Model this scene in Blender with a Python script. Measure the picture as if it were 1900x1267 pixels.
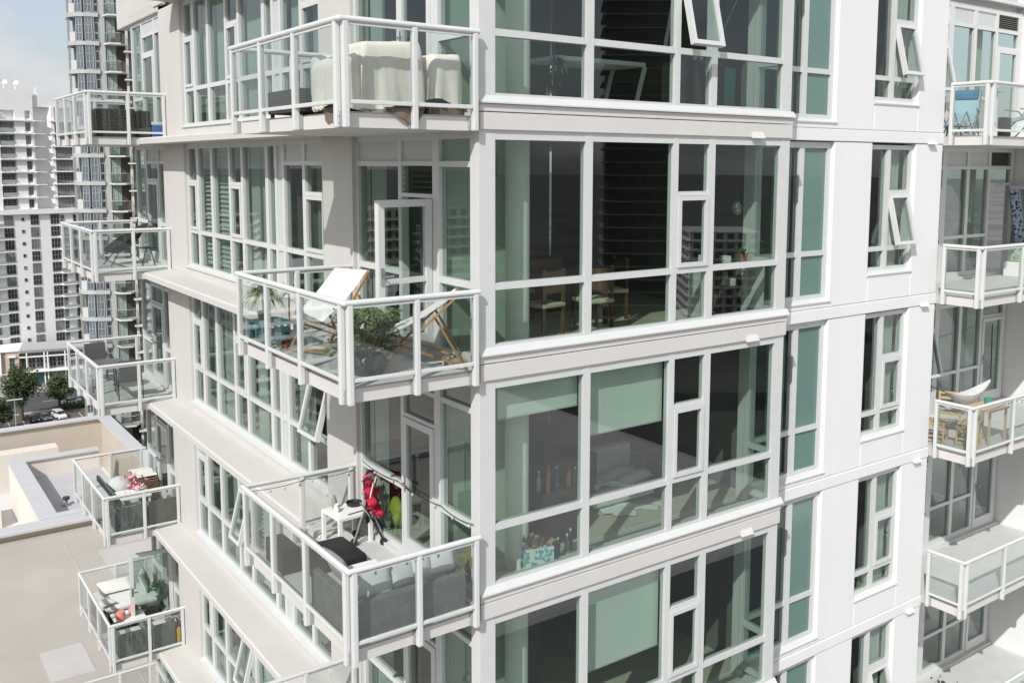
import bpy, bmesh, math, random
from math import radians as R, sin, cos, pi, sqrt
from mathutils import Vector, Matrix
random.seed(7)
for o in list(bpy.data.objects): bpy.data.objects.remove(o)
S = bpy.context.scene
C = S.collection
# ---------------------------------------------------------------- camera
cam = bpy.data.cameras.new('camera'); camo = bpy.data.objects.new('camera', cam); C.objects.link(camo)
yaw, pit, rol = R(36.1195), R(-6.1587), R(.2498)
Fv = Vector((sin(yaw)*cos(pit), cos(yaw)*cos(pit), sin(pit)))
Rv = Vector((cos(yaw), -sin(yaw), 0)); Uv = Rv.cross(Fv)
R2 = Rv*cos(rol)+Uv*sin(rol); U2 = -Rv*sin(rol)+Uv*cos(rol)
M = Matrix((( R2.x, U2.x, -Fv.x, -5.778), (R2.y, U2.y, -Fv.y, -9.446), (R2.z, U2.z, -Fv.z, -.4981), (0,0,0,1)))
camo.matrix_world = M
cam.sensor_fit = 'HORIZONTAL'; cam.sensor_width = 36.0
cam.lens = 36.0*1762.45/1900
cam.shift_x = -(996.2-950)/1900; cam.shift_y = -(633.5-494.5)/1900
cam.clip_start = .1; cam.clip_end = 12000
S.camera = camo
# ---------------------------------------------------------------- light
SUN = Vector((1, .65, -1.0)).normalized()
elev = math.asin(-SUN.z)
az = math.atan2(-SUN.x, -SUN.y)          # compass angle of the sun from +Y towards +X
W = bpy.data.worlds.new('World'); S.world = W; W.use_nodes = True
nt = W.node_tree; nt.nodes.clear()
def N(nt, t, **k):
    n = nt.nodes.new(t)
    for a, b in k.items(): setattr(n, a, b)
    return n
out = N(nt, 'ShaderNodeOutputWorld'); bg = N(nt, 'ShaderNodeBackground')
sky = N(nt, 'ShaderNodeTexSky', sky_type='NISHITA', sun_disc=False)
sky.sun_elevation = elev; sky.sun_rotation = az; sky.air_density = 1.0; sky.dust_density = 2.2; sky.ozone_density = 1.2
tc = N(nt, 'ShaderNodeTexCoord'); mp = N(nt, 'ShaderNodeMapping'); mp.inputs['Scale'].default_value = (1.0, 1.0, 2.6)
mp.inputs['Location'].default_value = (.35, .2, .12)
ns = N(nt, 'ShaderNodeTexNoise'); ns.inputs['Scale'].default_value = 4.6; ns.inputs['Detail'].default_value = 9; ns.inputs['Roughness'].default_value = .55
cr = N(nt, 'ShaderNodeValToRGB'); cr.color_ramp.elements[0].position = .44; cr.color_ramp.elements[1].position = .62
cr.color_ramp.elements[0].color = (.40,.40,.40,1); cr.color_ramp.elements[1].color = (.95,.95,.95,1)
mx = N(nt, 'ShaderNodeMix', data_type='RGBA'); mx.inputs['B'].default_value = (5.0, 5.05, 5.25, 1)
L = nt.links.new
L(tc.outputs['Generated'], mp.inputs[0]); L(mp.outputs[0], ns.inputs[0]); L(ns.outputs['Fac'], cr.inputs[0])
L(cr.outputs[0], mx.inputs['Factor']); L(sky.outputs[0], mx.inputs['A']); L(mx.outputs['Result'], bg.inputs[0])
bg.inputs[1].default_value = .105; L(bg.outputs[0], out.inputs[0])
sl = bpy.data.lights.new('sun', 'SUN'); sl.energy = 2.9; sl.angle = R(.5); sl.color = (1, .985, .96)
so = bpy.data.objects.new('sun', sl); C.objects.link(so); so.rotation_euler = SUN.to_track_quat('-Z', 'Y').to_euler(); so.location = (-60, -40, 80)
S.view_settings.view_transform = 'Standard'; S.view_settings.look = 'None'; S.view_settings.exposure = .50; S.view_settings.gamma = 1
S.view_settings.use_curve_mapping = False
S.render.engine = 'CYCLES'
S.cycles.max_bounces = 8; S.cycles.diffuse_bounces = 4; S.cycles.glossy_bounces = 4; S.cycles.transparent_max_bounces = 24
S.cycles.caustics_reflective = False; S.cycles.caustics_refractive = False
S.cycles.sample_clamp_indirect = 6
S.cycles.use_denoising = True
# ---------------------------------------------------------------- materials
MATS = {}
def mat(name, col, rough=.7, var=.06, scale=3.0, bump=0.0, bscale=40, spec=.4, metal=0, dirt=None, streak=0):
    if name in MATS: return MATS[name]
    m = bpy.data.materials.new(name); m.use_nodes = True; t = m.node_tree; b = t.nodes['Principled BSDF']
    b.inputs['Roughness'].default_value = rough; b.inputs['Metallic'].default_value = metal
    b.inputs['Specular IOR Level'].default_value = spec
    tc = N(t, 'ShaderNodeTexCoord'); ge = N(t, 'ShaderNodeNewGeometry'); n1 = N(t, 'ShaderNodeTexNoise')
    n1.inputs['Scale'].default_value = scale; n1.inputs['Detail'].default_value = 7; n1.inputs['Roughness'].default_value = .65
    t.links.new(ge.outputs['Position'], n1.inputs['Vector'])
    mr = N(t, 'ShaderNodeMapRange'); mr.inputs['From Min'].default_value = .3; mr.inputs['From Max'].default_value = .7
    mr.inputs['To Min'].default_value = 1-var; mr.inputs['To Max'].default_value = 1+var
    t.links.new(n1.outputs['Fac'], mr.inputs['Value'])
    val = mr.outputs[0]
    if streak:
        mpn = N(t, 'ShaderNodeMapping'); mpn.inputs['Scale'].default_value = (1.6, 1.6, .22)
        n3 = N(t, 'ShaderNodeTexNoise'); n3.inputs['Scale'].default_value = 2.2; n3.inputs['Detail'].default_value = 5
        t.links.new(ge.outputs['Position'], mpn.inputs[0]); t.links.new(mpn.outputs[0], n3.inputs['Vector'])
        mr3 = N(t, 'ShaderNodeMapRange'); mr3.inputs['From Min'].default_value = .35; mr3.inputs['From Max'].default_value = .7
        mr3.inputs['To Min'].default_value = 1; mr3.inputs['To Max'].default_value = 1-streak
        t.links.new(n3.outputs['Fac'], mr3.inputs['Value'])
        mm = N(t, 'ShaderNodeMath', operation='MULTIPLY'); t.links.new(val, mm.inputs[0]); t.links.new(mr3.outputs[0], mm.inputs[1]); val = mm.outputs[0]
    vm = N(t, 'ShaderNodeVectorMath', operation='SCALE'); vm.inputs[0].default_value = col
    t.links.new(val, vm.inputs['Scale']); t.links.new(vm.outputs[0], b.inputs['Base Color'])
    if bump:
        n2 = N(t, 'ShaderNodeTexNoise'); n2.inputs['Scale'].default_value = bscale; n2.inputs['Detail'].default_value = 4
        t.links.new(ge.outputs['Position'], n2.inputs['Vector'])
        bp = N(t, 'ShaderNodeBump'); bp.inputs['Strength'].default_value = bump; bp.inputs['Distance'].default_value = .01
        t.links.new(n2.outputs['Fac'], bp.inputs['Height']); t.links.new(bp.outputs[0], b.inputs['Normal'])
    MATS[name] = m
    return m
def glass(name, tint, f0=.08, rough=0.0, wave=.0, frost=0):
    if name in MATS: return MATS[name]
    m = bpy.data.materials.new(name); m.use_nodes = True; t = m.node_tree; t.nodes.clear()
    o = N(t, 'ShaderNodeOutputMaterial'); tr = N(t, 'ShaderNodeBsdfTransparent'); gl = N(t, 'ShaderNodeBsdfGlossy'); mix = N(t, 'ShaderNodeMixShader')
    tr.inputs[0].default_value = (*tint, 1); gl.inputs['Roughness'].default_value = rough; gl.inputs[0].default_value = (.93,.97,1,1)
    lw = N(t, 'ShaderNodeLayerWeight'); lw.inputs[0].default_value = .5
    p = N(t, 'ShaderNodeMath', operation='POWER'); p.inputs[1].default_value = 5
    a = N(t, 'ShaderNodeMath', operation='MULTIPLY_ADD'); a.inputs[1].default_value = 1-f0; a.inputs[2].default_value = f0
    t.links.new(lw.outputs['Facing'], p.inputs[0]); t.links.new(p.outputs[0], a.inputs[0]); t.links.new(a.outputs[0], mix.inputs[0])
    t.links.new(tr.outputs[0], mix.inputs[1]); t.links.new(gl.outputs[0], mix.inputs[2])
    if wave:
        ge = N(t, 'ShaderNodeNewGeometry'); n2 = N(t, 'ShaderNodeTexNoise'); n2.inputs['Scale'].default_value = 1.4; n2.inputs['Detail'].default_value = 1
        t.links.new(ge.outputs['Position'], n2.inputs['Vector'])
        bp = N(t, 'ShaderNodeBump'); bp.inputs['Strength'].default_value = wave; bp.inputs['Distance'].default_value = .02
        t.links.new(n2.outputs['Fac'], bp.inputs['Height']); t.links.new(bp.outputs[0], gl.inputs['Normal'])
    last = mix.outputs[0]
    if frost:
        df = N(t, 'ShaderNodeBsdfDiffuse'); df.inputs[0].default_value = (.75,.8,.78,1)
        m2 = N(t, 'ShaderNodeMixShader'); m2.inputs[0].default_value = frost
        t.links.new(last, m2.inputs[1]); t.links.new(df.outputs[0], m2.inputs[2]); last = m2.outputs[0]
    t.links.new(last, o.inputs[0]); MATS[name] = m
    return m
white = mat('white_stucco', (.735,.735,.735), .85, .012, .5, .2, 60, .2, streak=.018)
beige = mat('beige_stucco', (.545,.53,.502), .85, .025, .6, .2, 60, .2, streak=.03)
bayb = mat('bay_band_paint', (.61,.59,.565), .7, .02, .8, .1, 60, .3, streak=.025)
alu = mat('painted_aluminium', (.58,.59,.58), .42, .03, 4, 0, 40, .5)
railm = mat('rail_paint', (.615,.625,.615), .38, .03, 6, 0, 40, .5, streak=.05)
panelg = mat('grey_panel', (.50,.52,.52), .5, .03)
deckm = mat('balcony_deck_coating', (.52,.53,.51), .8, .07, 2.5, .3, 90, .3)
floorm = mat('interior_floor', (.50,.46,.37), .6, .1, 2)
ceilm = mat('interior_ceiling', (.6,.6,.58), .9, .02)
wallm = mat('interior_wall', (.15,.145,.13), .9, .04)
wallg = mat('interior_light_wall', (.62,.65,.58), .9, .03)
colm = mat('column_paint', (.84,.84,.79), .9, .02)
pierm = mat('pier_paint', (.42,.47,.41), .9, .02)
spand = mat('green_spandrel_glass', (.135,.225,.20), .08, .05, .8, spec=.6)
darkm = mat('dark_metal', (.05,.05,.055), .5, .05)
gl = glass('tinted_glass', (.60,.70,.645), .085, 0, .004)
glb = glass('balcony_glass', (.76,.80,.78), .07, 0, .02)
glf = glass('hazy_balcony_glass', (.80,.84,.82), .07, .0, 0, .12)
def translucify(m, f=.4):
    t = m.node_tree; b = t.nodes['Principled BSDF']; o = [n for n in t.nodes if n.type == 'OUTPUT_MATERIAL'][0]
    tr = N(t, 'ShaderNodeBsdfTranslucent'); mx = N(t, 'ShaderNodeMixShader'); mx.inputs[0].default_value = f
    src = b.inputs['Base Color'].links[0].from_socket; t.links.new(src, tr.inputs[0]); t.links.new(b.outputs[0], mx.inputs[1]); t.links.new(tr.outputs[0], mx.inputs[2]); t.links.new(mx.outputs[0], o.inputs[0]); return m
# ---------------------------------------------------------------- mesh helper
class MB:
    def __init__(s): s.v = []; s.f = []
    def box(s, x0, x1, y0, y1, z0, z1):
        if x0 > x1: x0, x1 = x1, x0
        if y0 > y1: y0, y1 = y1, y0
        if z0 > z1: z0, z1 = z1, z0
        b = len(s.v)
        s.v += [(x, y, z) for z in (z0, z1) for y in (y0, y1) for x in (x0, x1)]
        s.f += [tuple(b+i for i in q) for q in ((0,2,3,1),(4,5,7,6),(0,1,5,4),(2,6,7,3),(0,4,6,2),(1,3,7,5))]
        return s
    def bev(s, x0, x1, y0, y1, z0, z1, r=.02):
        r = min(r, (x1-x0)/2.01, (y1-y0)/2.01, (z1-z0)/2.01)
        bm = bmesh.new(); bmesh.ops.create_cube(bm, size=1)
        for v in bm.verts: v.co = Vector(((x0+x1)/2+v.co.x*(x1-x0), (y0+y1)/2+v.co.y*(y1-y0), (z0+z1)/2+v.co.z*(z1-z0)))
        bmesh.ops.bevel(bm, geom=bm.edges[:], offset=r, segments=2, affect='EDGES', profile=.6)
        return s.bm(bm)
    def bm(s, bm, M=None):
        b = len(s.v); bm.verts.index_update()
        s.v += [tuple((M @ v.co) if M else v.co) for v in bm.verts]; s.f += [tuple(b+v.index for v in f.verts) for f in bm.faces]
        bm.free(); return s
    def quad(s, *p):
        b = len(s.v); s.v += [tuple(q) for q in p]; s.f.append(tuple(range(b, b+len(p)))); return s
    def tube(s, a, c, r, r2=None, n=8, cap=True):
        a = Vector(a); c = Vector(c); d = (c-a)
        if d.length < 1e-6: return s
        r2 = r if r2 is None else r2
        d.normalize(); u = d.orthogonal().normalized(); w = d.cross(u); b = len(s.v)
        for p, q in ((a, r), (c, r2)):
            for i in range(n):
                t = 2*pi*i/n; s.v.append(tuple(p+u*(q*cos(t))+w*(q*sin(t))))
        for i in range(n): j = (i+1) % n; s.f.append((b+i, b+j, b+n+j, b+n+i))
        if cap: s.f.append(tuple(b+n-1-i for i in range(n))); s.f.append(tuple(b+n+i for i in range(n)))
        return s
    def path(s, pts, r, n=8):
        for i in range(len(pts)-1):
            s.tube(pts[i], pts[i+1], r, n=n)
            if i: s.ball(pts[i], (r, r, r), 6, 8)
        return s
    def ball(s, c, rad, nu=8, nv=12, jit=0, top=1.0, bot=-1.0):
        b = len(s.v)
        for i in range(nu+1):
            ph = -pi/2+pi*i/nu
            zz = sin(ph); rr = cos(ph)
            for j in range(nv):
                t = 2*pi*j/nv; k = 1+random.uniform(-jit, jit)
                s.v.append((c[0]+rad[0]*rr*cos(t)*k, c[1]+rad[1]*rr*sin(t)*k, c[2]+rad[2]*max(bot, min(top, zz))*k))
        for i in range(nu):
            for j in range(nv):
                s.f.append((b+i*nv+j, b+i*nv+(j+1) % nv, b+(i+1)*nv+(j+1) % nv, b+(i+1)*nv+j))
        return s
    def lathe(s, prof, c=(0,0,0), n=16):
        b = len(s.v)
        for r, z in prof:
            for j in range(n):
                t = 2*pi*j/n; s.v.append((c[0]+r*cos(t), c[1]+r*sin(t), c[2]+z))
        for i in range(len(prof)-1):
            for j in range(n): s.f.append((b+i*n+j, b+i*n+(j+1) % n, b+(i+1)*n+(j+1) % n, b+(i+1)*n+j))
        return s
    def prism(s, poly, z0, z1):
        n = len(poly); b = len(s.v)
        s.v += [(x, y, z0) for x, y in poly]+[(x, y, z1) for x, y in poly]
        s.f.append(tuple(b+n-1-i for i in range(n))); s.f.append(tuple(b+n+i for i in range(n)))
        for i in range(n): j = (i+1) % n; s.f.append((b+i, b+j, b+n+j, b+n+i))
        return s
    def ext(s, prof, axis, a0, a1):
        """extrude a closed profile; axis 'y': prof (x,z) along y; axis 'x': prof (y,z) along x"""
        n = len(prof); b = len(s.v)
        for a in (a0, a1):
            s.v += [((p, a, q) if axis == 'y' else (a, p, q)) for p, q in prof]
        s.f.append(tuple(b+i for i in range(n))); s.f.append(tuple(b+2*n-1-i for i in range(n)))
        for i in range(n): j = (i+1) % n; s.f.append((b+i, b+n+i, b+n+j, b+j))
        return s
    def grid(s, fn, nu, nv):
        b = len(s.v)
        for i in range(nu+1):
            for j in range(nv+1): s.v.append(tuple(fn(i/nu, j/nv)))
        for i in range(nu):
            for j in range(nv):
                q = b+i*(nv+1)+j; s.f.append((q, q+1, q+nv+2, q+nv+1))
        return s
    def xf(s, M):
        s.v = [tuple(M @ Vector(p)) for p in s.v]; return s
FR = {}                                   # object -> origin in its thing's frame
def thing(name, label, cat, loc=(0,0,0), rz=0, group=None, off=None, kind=None):
    o = bpy.data.objects.new(name, None); C.objects.link(o); o.empty_display_size = .1
    o.location = loc; o.rotation_euler = (0, 0, rz); o['label'] = label; o['category'] = cat
    if group: o['group'] = group
    if kind: o['kind'] = kind
    FR[o.name] = Vector(off) if off is not None else Vector((0,0,0))
    return o
def obj(name, mb, m, parent=None, smooth=False, label=None, kind=None, cat=None, group=None, me=None, origin=None, fix=True):
    """mesh object; coordinates of mb are in the frame of the top-level thing (or the world)"""
    xs = list(zip(*mb.v)); c = Vector(((min(xs[0])+max(xs[0]))/2, (min(xs[1])+max(xs[1]))/2, (min(xs[2]) if parent is None else (min(xs[2])+max(xs[2]))/2)))
    if origin is not None: c = Vector(origin)
    if me is None:
        me = bpy.data.meshes.new(name); me.from_pydata([tuple(Vector(p)-c) for p in mb.v], [], mb.f)
        if fix:
            bm = bmesh.new(); bm.from_mesh(me); bmesh.ops.recalc_face_normals(bm, faces=bm.faces[:]); bm.to_mesh(me); bm.free()
        for mm in (m if isinstance(m, (list, tuple)) else [m]): me.materials.append(mm)
        if smooth: me.shade_smooth()
        if smooth == 'auto': me.set_sharp_from_angle(angle=R(35))
    o = bpy.data.objects.new(name, me); C.objects.link(o)
    if parent is not None:
        o.parent = parent; o.location = c-FR[parent.name]
    else: o.location = c
    FR[o.name] = c
    if label: o['label'] = label
    if kind: o['kind'] = kind
    if cat: o['category'] = cat
    if group: o['group'] = group
    return o
def clone(o, parent=None, loc=None):
    c = o.copy(); C.objects.link(c); c.parent = parent
    if loc is not None: c.location = loc
    FR[c.name] = FR[o.name]
    for ch in list(o.children): clone(ch, c)
    return c
# ================================================================ THE APARTMENT TOWER
OFF = (8, 8, -62)
T = thing('apartment_tower', 'cream and white apartment tower with glazed corner bays and railed balconies filling the photo', 'building', OFF, off=OFF)
FN = {-1: 'above the top visible storey', 0: 'top storey', 1: 'second storey down', 2: 'third storey down', 3: 'fourth storey down', 4: 'fifth storey down', 5: 'lowest storey in view', 6: 'below'}
def zf(k): return -3.0*k
# ---- windows
def mapper(plane, pos):
    if plane == 'y': return lambda s, d, z: (s, pos+d, z)
    return lambda s, d, z: (pos+d, s, z)
def wbox(mb, f, s0, s1, d0, d1, z0, z1):
    a = f(s0, d0, z0); b = f(s1, d1, z1); mb.box(a[0], b[0], a[1], b[1], a[2], b[2])
def pane(f, s0, s1, z0, z1, m, parent, d=.05, th=.012, name='pane'):
    mb = MB(); wbox(mb, f, s0, s1, d, d+th, z0, z1) if th else mb.quad(f(s0,d,z0), f(s1,d,z0), f(s1,d,z1), f(s0,d,z1))
    return obj(name, mb, m, parent, fix=bool(th))
def sash(f, s0, s1, z0, z1, parent, ang=0.0, plane='y', leaf=False, mname='sash', w=.06, rails=None, hinge='top'):
    """a framed leaf with its own pane; ang opens it outwards"""
    mb = MB()
    d0, d1 = -.02, .06
    wbox(mb, f, s0, s0+w, d0, d1, z0, z1); wbox(mb, f, s1-w, s1, d0, d1, z0, z1)
    zb = z0+(.22 if leaf else w)
    wbox(mb, f, s0+w, s1-w, d0, d1, z0, zb); wbox(mb, f, s0+w, s1-w, d0, d1, z1-w, z1)
    pl = MB(); p0 = f(s0+w, .02, zb); 
    pl.quad(f(s0+w,.02,zb), f(s1-w,.02,zb), f(s1-w,.02,z1-w), f(s0+w,.02,z1-w))
    mats = [(mb, alu, mname), (pl, gl, 'pane')]
    if rails:
        r_ = MB(); wbox(r_, f, s0+w, s1-w, d0+.01, d1-.005, rails-.03, rails+.04); mats.append((r_, alu, 'mid_rail'))
    if leaf:
        h = MB(); sh = s1-.05 if hinge != 's1' else s0+.05
        hx = 1 if hinge == 's1' else -1
        wbox(h, f, sh-.02, sh+.02, -.03, -.02, z0+.88, z0+1.1); wbox(h, f, sh-.01, sh+.01, -.075, -.03, z0+.99, z0+1.01)
        wbox(h, f, min(sh, sh+hx*.13), max(sh, sh+hx*.13), -.085, -.065, z0+.985, z0+1.012); mats.append((h, mat('brushed_handle', (.35,.36,.37), .3, metal=.8), 'door_handle'))
    if ang:
        a = Vector(f(s0, 0, z1)); 
        if hinge == 'top':
            ax = Vector((1,0,0)) if plane == 'y' else Vector((0,1,0)); sgn = -1 if plane == 'y' else 1
            Mx = Matrix.Translation(a) @ Matrix.Rotation(sgn*ang, 4, ax) @ Matrix.Translation(-a)
        else:
            a = Vector(f(s1 if hinge == 's1' else s0, -.01, z0)); Mx = Matrix.Translation(a) @ Matrix.Rotation(ang, 4, Vector((0,0,1))) @ Matrix.Translation(-a)
        for q, _, _ in mats: q.xf(Mx)
    o = obj(mats[0][2], mats[0][0], mats[0][1], parent)
    for q, m, n in mats[1:]: obj(n, q, m, parent if parent is not T else o, fix=(n != 'pane'))
    return o
def window(plane, pos, outer, cols, z, depth=.11, name='window', label=None, opened=()):
    f0 = mapper(plane, pos); f = lambda s, d, zz: f0(s, d, zz+z)
    S0, S1, Z0, Z1 = outer; mb = MB(); e = S0
    for s0, s1, cells in cols:
        wbox(mb, f, e, s0, 0, depth, Z0, Z1); e = s1; zz = Z0
        for z0, z1, t in cells:
            if z0 > zz+.001: wbox(mb, f, s0, s1, .004, depth-.004, zz, z0)
            zz = z1
        if Z1 > zz+.001: wbox(mb, f, s0, s1, .004, depth-.004, zz, Z1)
    wbox(mb, f, e, S1, 0, depth, Z0, Z1)
    fr = obj(name, mb, alu, T, label=label)
    for ci, (s0, s1, cells) in enumerate(cols):
        for ri, (z0, z1, t) in enumerate(cells):
            if t == 'g': pane(f, s0, s1, z0, z1, gl, fr, th=0)
            elif t == 'p': pane(f, s0, s1, z0, z1, panelg, fr, d=.03, th=.02, name='infill_panel')
            elif t == 's': pane(f, s0, s1, z0, z1, spand, fr, d=.04, th=.02, name='spandrel_glass')
            elif t == 'w': sash(f, s0+.006, s1-.006, z0+.004, z1-.004, fr, R(14) if ci in opened else 0, plane)
            elif t == 'l':
                m2 = MB()
                for q in range(7): 
                    zq = z0+(z1-z0)*(q+.5)/7; wbox(m2, f, s0, s1, .02, .07, zq-.006, zq+.006)
                obj('louvre', m2, mat('louvre_brown', (.16,.15,.13), .6), fr); pane(f, s0, s1, z0, z1, darkm, fr, d=.09, th=.01, name='louvre_backing')
            elif t == 'j':
                for q in range(5):
                    m2 = MB(); zq = z0+(z1-z0)*(q+.5)/5; h = (z1-z0)/11
                    m2.quad(f(s0,.02,zq-h), f(s1,.02,zq-h), f(s1,.08,zq+h), f(s0,.08,zq+h)); obj('glass_louvre', m2, gl, fr, fix=False)
            elif t == 'v': pass
    return fr
g = 'g'
BASIC = [(.33,.99,g),(1.074,2.786,g)]; OPER = [(.33,.99,g),(1.074,2.07,'w'),(2.13,2.786,g)]
def bay(k):
    window('y', 0, (.27,5.84,.24,2.9), [(.496,1.88,BASIC),(1.994,3.42,BASIC),(3.515,4.12,OPER),(4.237,5.64,BASIC)], zf(k), opened=(2,) if k == 0 else ())
    # the glazed return of the bay, facing right
    window('x', 5.72, (.11,.62,.24,2.9), [(.15,.56,BASIC)], zf(k))
def doorwall(k):
    hi = [(.17,1.0,g),(1.085,2.46,g)]
    c1 = hi+[(2.53,2.8,g)]; c3 = hi+[(2.53,2.8,'p')]
    c2 = [(.12,2.06,'v'),(2.11,2.47,'j' if k == 1 else g),(2.53,2.8,'p' if k != 2 else g)]
    fr = window('x', .27, (.112,3.3,.10,2.9), [(.2,.94,c1),(1.1,1.93,c2),(2.02,3.25,c3)], zf(k))
    f0 = mapper('x', .27); f = lambda s, d, zz: f0(s, d, zz+zf(k))
    ang = {1: R(98)}.get(k, 0)
    o = sash(f, 1.105, 1.925, .125, 2.055, T, ang, 'x', True, 'door', .09, 1.04 if k == 1 else None, hinge='s0')
def leftwin(k):
    B = [(.33,.99,g),(1.074,2.786,g)]; O = OPER
    B8 = [(.33,.99,g),(1.074,2.46,g),(2.53,2.8,'p')]; O9 = [(.33,.99,g),(1.074,1.98,'w'),(2.04,2.46,g),(2.53,2.8,'p')]
    C7 = [(.33,.99,'p'),(1.074,2.786,'p')]
    op = {2: (0,), 3: (5,), 4: (5,)}.get(k, ())
    window('x', .27, (4.3,11.72,.26,2.9), [(4.45,5.21,O9),(5.32,6.10,B8),(6.21,6.44,C7),(6.55,6.86,B),(7.0,8.15,B),(8.27,8.87,O),(8.98,9.95,B),(10.09,10.88,B),(11.03,11.58,O)], zf(k), opened=op)
def farwin(k):
    hi = [(.2,1.0,g),(1.085,2.46,g)]
    c2 = [(.12,2.06,'v'),(2.11,2.46,g),(2.53,2.8,'p')]
    window('x', .27, (13.3,16.1,.10,2.9), [(13.38,13.97,hi+[(2.53,2.8,'p')]),(14.06,15.05,c2),(15.15,16.02,[(.2,1.0,g),(1.085,2.8,g)])], zf(k))
    f0 = mapper('x', .27); f = lambda s, d, zz: f0(s, d, zz+zf(k))
    sash(f, 14.065, 15.045, .125, 2.055, T, R(82) if k == 4 else 0, 'x', True, 'door', .09, hinge='s0')
def whitewin(k):
    SP = [(.33,.99,'s'),(1.074,2.78,'s')]
    window('y', .62, (5.86,7.66,.25,2.88), [(5.95,6.86,[(.33,.99,g),(1.074,2.78,g)]),(6.98,7.58,SP)], zf(k))
    window('y', .62, (8.72,10.03,.62,2.86), [(8.78,9.27,[(.69,.98,g),(1.06,2.78,g)]),(9.38,9.97,[(.69,.98,g),(1.06,1.98,'w'),(2.06,2.78,g)])], zf(k), opened=(1,) if k in (0,1,4) else ())
def recesswin(k):
    hi = [(.2,.93,g),(1.0,2.42,g),(2.5,2.8,'p')]
    c1 = [(.2,.93,g),(1.0,1.98,'w'),(2.04,2.42,g),(2.5,2.8,'p')]
    c4 = [(.12,2.06,'v'),(2.12,2.42,g),(2.5,2.8,'l' if k < 2 else 'p')]
    window('y', 1.8, (10.95,15.95,.10,2.9), [(11.05,12.15,hi),(12.25,13.03,c1),(13.2,13.98,hi),(14.1,14.86,hi),(14.96,15.82,c4)], zf(k), opened=(1,) if k in (0,2) else ())
    f0 = mapper('y', 1.8); f = lambda s, d, zz: f0(s, d, zz+zf(k))
    sash(f, 14.965, 15.815, .125, 2.055, T, R(105) if k == 1 else 0, 'y', True, 'door', .08, hinge='s1')
def part(name, mb, m, **k): return obj(name, mb, m, T, **k)
# ---- fabric of every storey
def storey(k):
    z = zf(k)
    # floor plates
    s = MB().box(.4,5.7,.14,.62,z-.1,z+.1).box(.4,10.8,.78,15.9,z-.1,z+.1).box(10.8,16.6,1.95,15.9,z-.1,z+.1)
    part('floor_plate', s, ceilm)
    part('interior_floor', MB().box(.42,5.68,.16,.62,z+.104,z+.12).box(.42,10.7,.80,8,z+.104,z+.12).box(10.7,16.4,1.96,8,z+.104,z+.12).box(.42,5,8,15.8,z+.104,z+.12), floorm)
    # bay band: lower fascia, upper fascia (groove between), flashing
    part('fascia', MB().bev(.27,5.86,-.03,.4,z-.1,z+.10,.006), bayb)
    part('fascia', MB().bev(.27,5.88,-.025,.4,z+.112,z+.20,.006), bayb)
    part('sill_flashing', MB().ext([(-.06,z+.205),(-.06,z+.222),(0,z+.30),(.09,z+.30),(.09,z+.205)], 'x', .25, 5.9), alu)
    part('scupper_hood', MB().ext([(-.03,z-.02),(-.075,z-.105),(-.075,z-.115),(-.03,z-.115)], 'x', 4.95, 5.2), bayb)
    # corner column casing, left face towards the balcony
    part('corner_casing', MB().bev(.268,.44,.002,.109,z+.225,z+2.899,.003), alu)
    # white wall
    part('wall_band', MB().bev(5.87,10.9,.53,.8,z-.1,z+.10,.012), white)
    for x0, x1, z0, z1 in ((7.66,8.72,.106,2.894),(10.03,10.9,.106,2.894),(8.724,10.026,.106,.60),(5.88,7.655,.106,.23)):
        part('wall_panel', MB().bev(x0,x1,.545,.8,z+z0,z+z1,.02), white)
    part('window_sill', MB().ext([(.53,z+.55),(.525,z+.575),(.63,z+.64),(.66,z+.64),(.66,z+.55)], 'x', 8.70, 10.05), alu)
    part('window_sill', MB().ext([(.53,z+.185),(.525,z+.21),(.63,z+.27),(.66,z+.27),(.66,z+.185)], 'x', 5.92, 7.70), alu)
    part('scupper_hood', MB().ext([(.53,z-.07),(.46,z-.105),(.46,z-.113),(.53,z-.113)], 'x', 10.38, 10.6), white)
    part('return_wall', MB().box(10.7,10.88,.8,1.94,z-.1,z+2.9), white)
    part('recess_side_wall', MB().box(16.0,16.3,-4,1.95,z-.1,z+2.9), white)
    part('recess_curb', MB().box(10.92,15.99,1.70,1.95,z+.03,z+.10), alu)
    # left facade
    part('pillar', MB().bev(.2,.5,3.3,4.38,z+.085,z+2.9,.012), beige)
    part('pillar', MB().bev(.2,.5,11.68,13.3,z+.085,z+2.9,.012), beige)
    part('wall_panel', MB().box(.2,.4,4.38,11.68,z+.07,z+.235), beige)
    part('window_sill', MB().ext([(.17,z+.235),(.17,z+.25),(.27,z+.285),(.4,z+.285),(.4,z+.235)], 'y', 4.38, 11.68), alu)
    part('door_curb', MB().box(.2,.4,.12,3.3,z-.1,z+.10), alu); part('door_curb', MB().box(.2,.4,13.3,16.1,z-.1,z+.10), alu)
    # eyebrow ledge, with its curved end running into the far balcony
    prof = [(-.40,z-.10),(-.40,z+.01),(-.37,z+.035),(.21,z+.085),(.42,z+.085),(.42,z-.10)]
    part('ledge', MB().ext(prof, 'y', 3.33, 12.0 if k == -1 else 12.96), beige)
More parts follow.
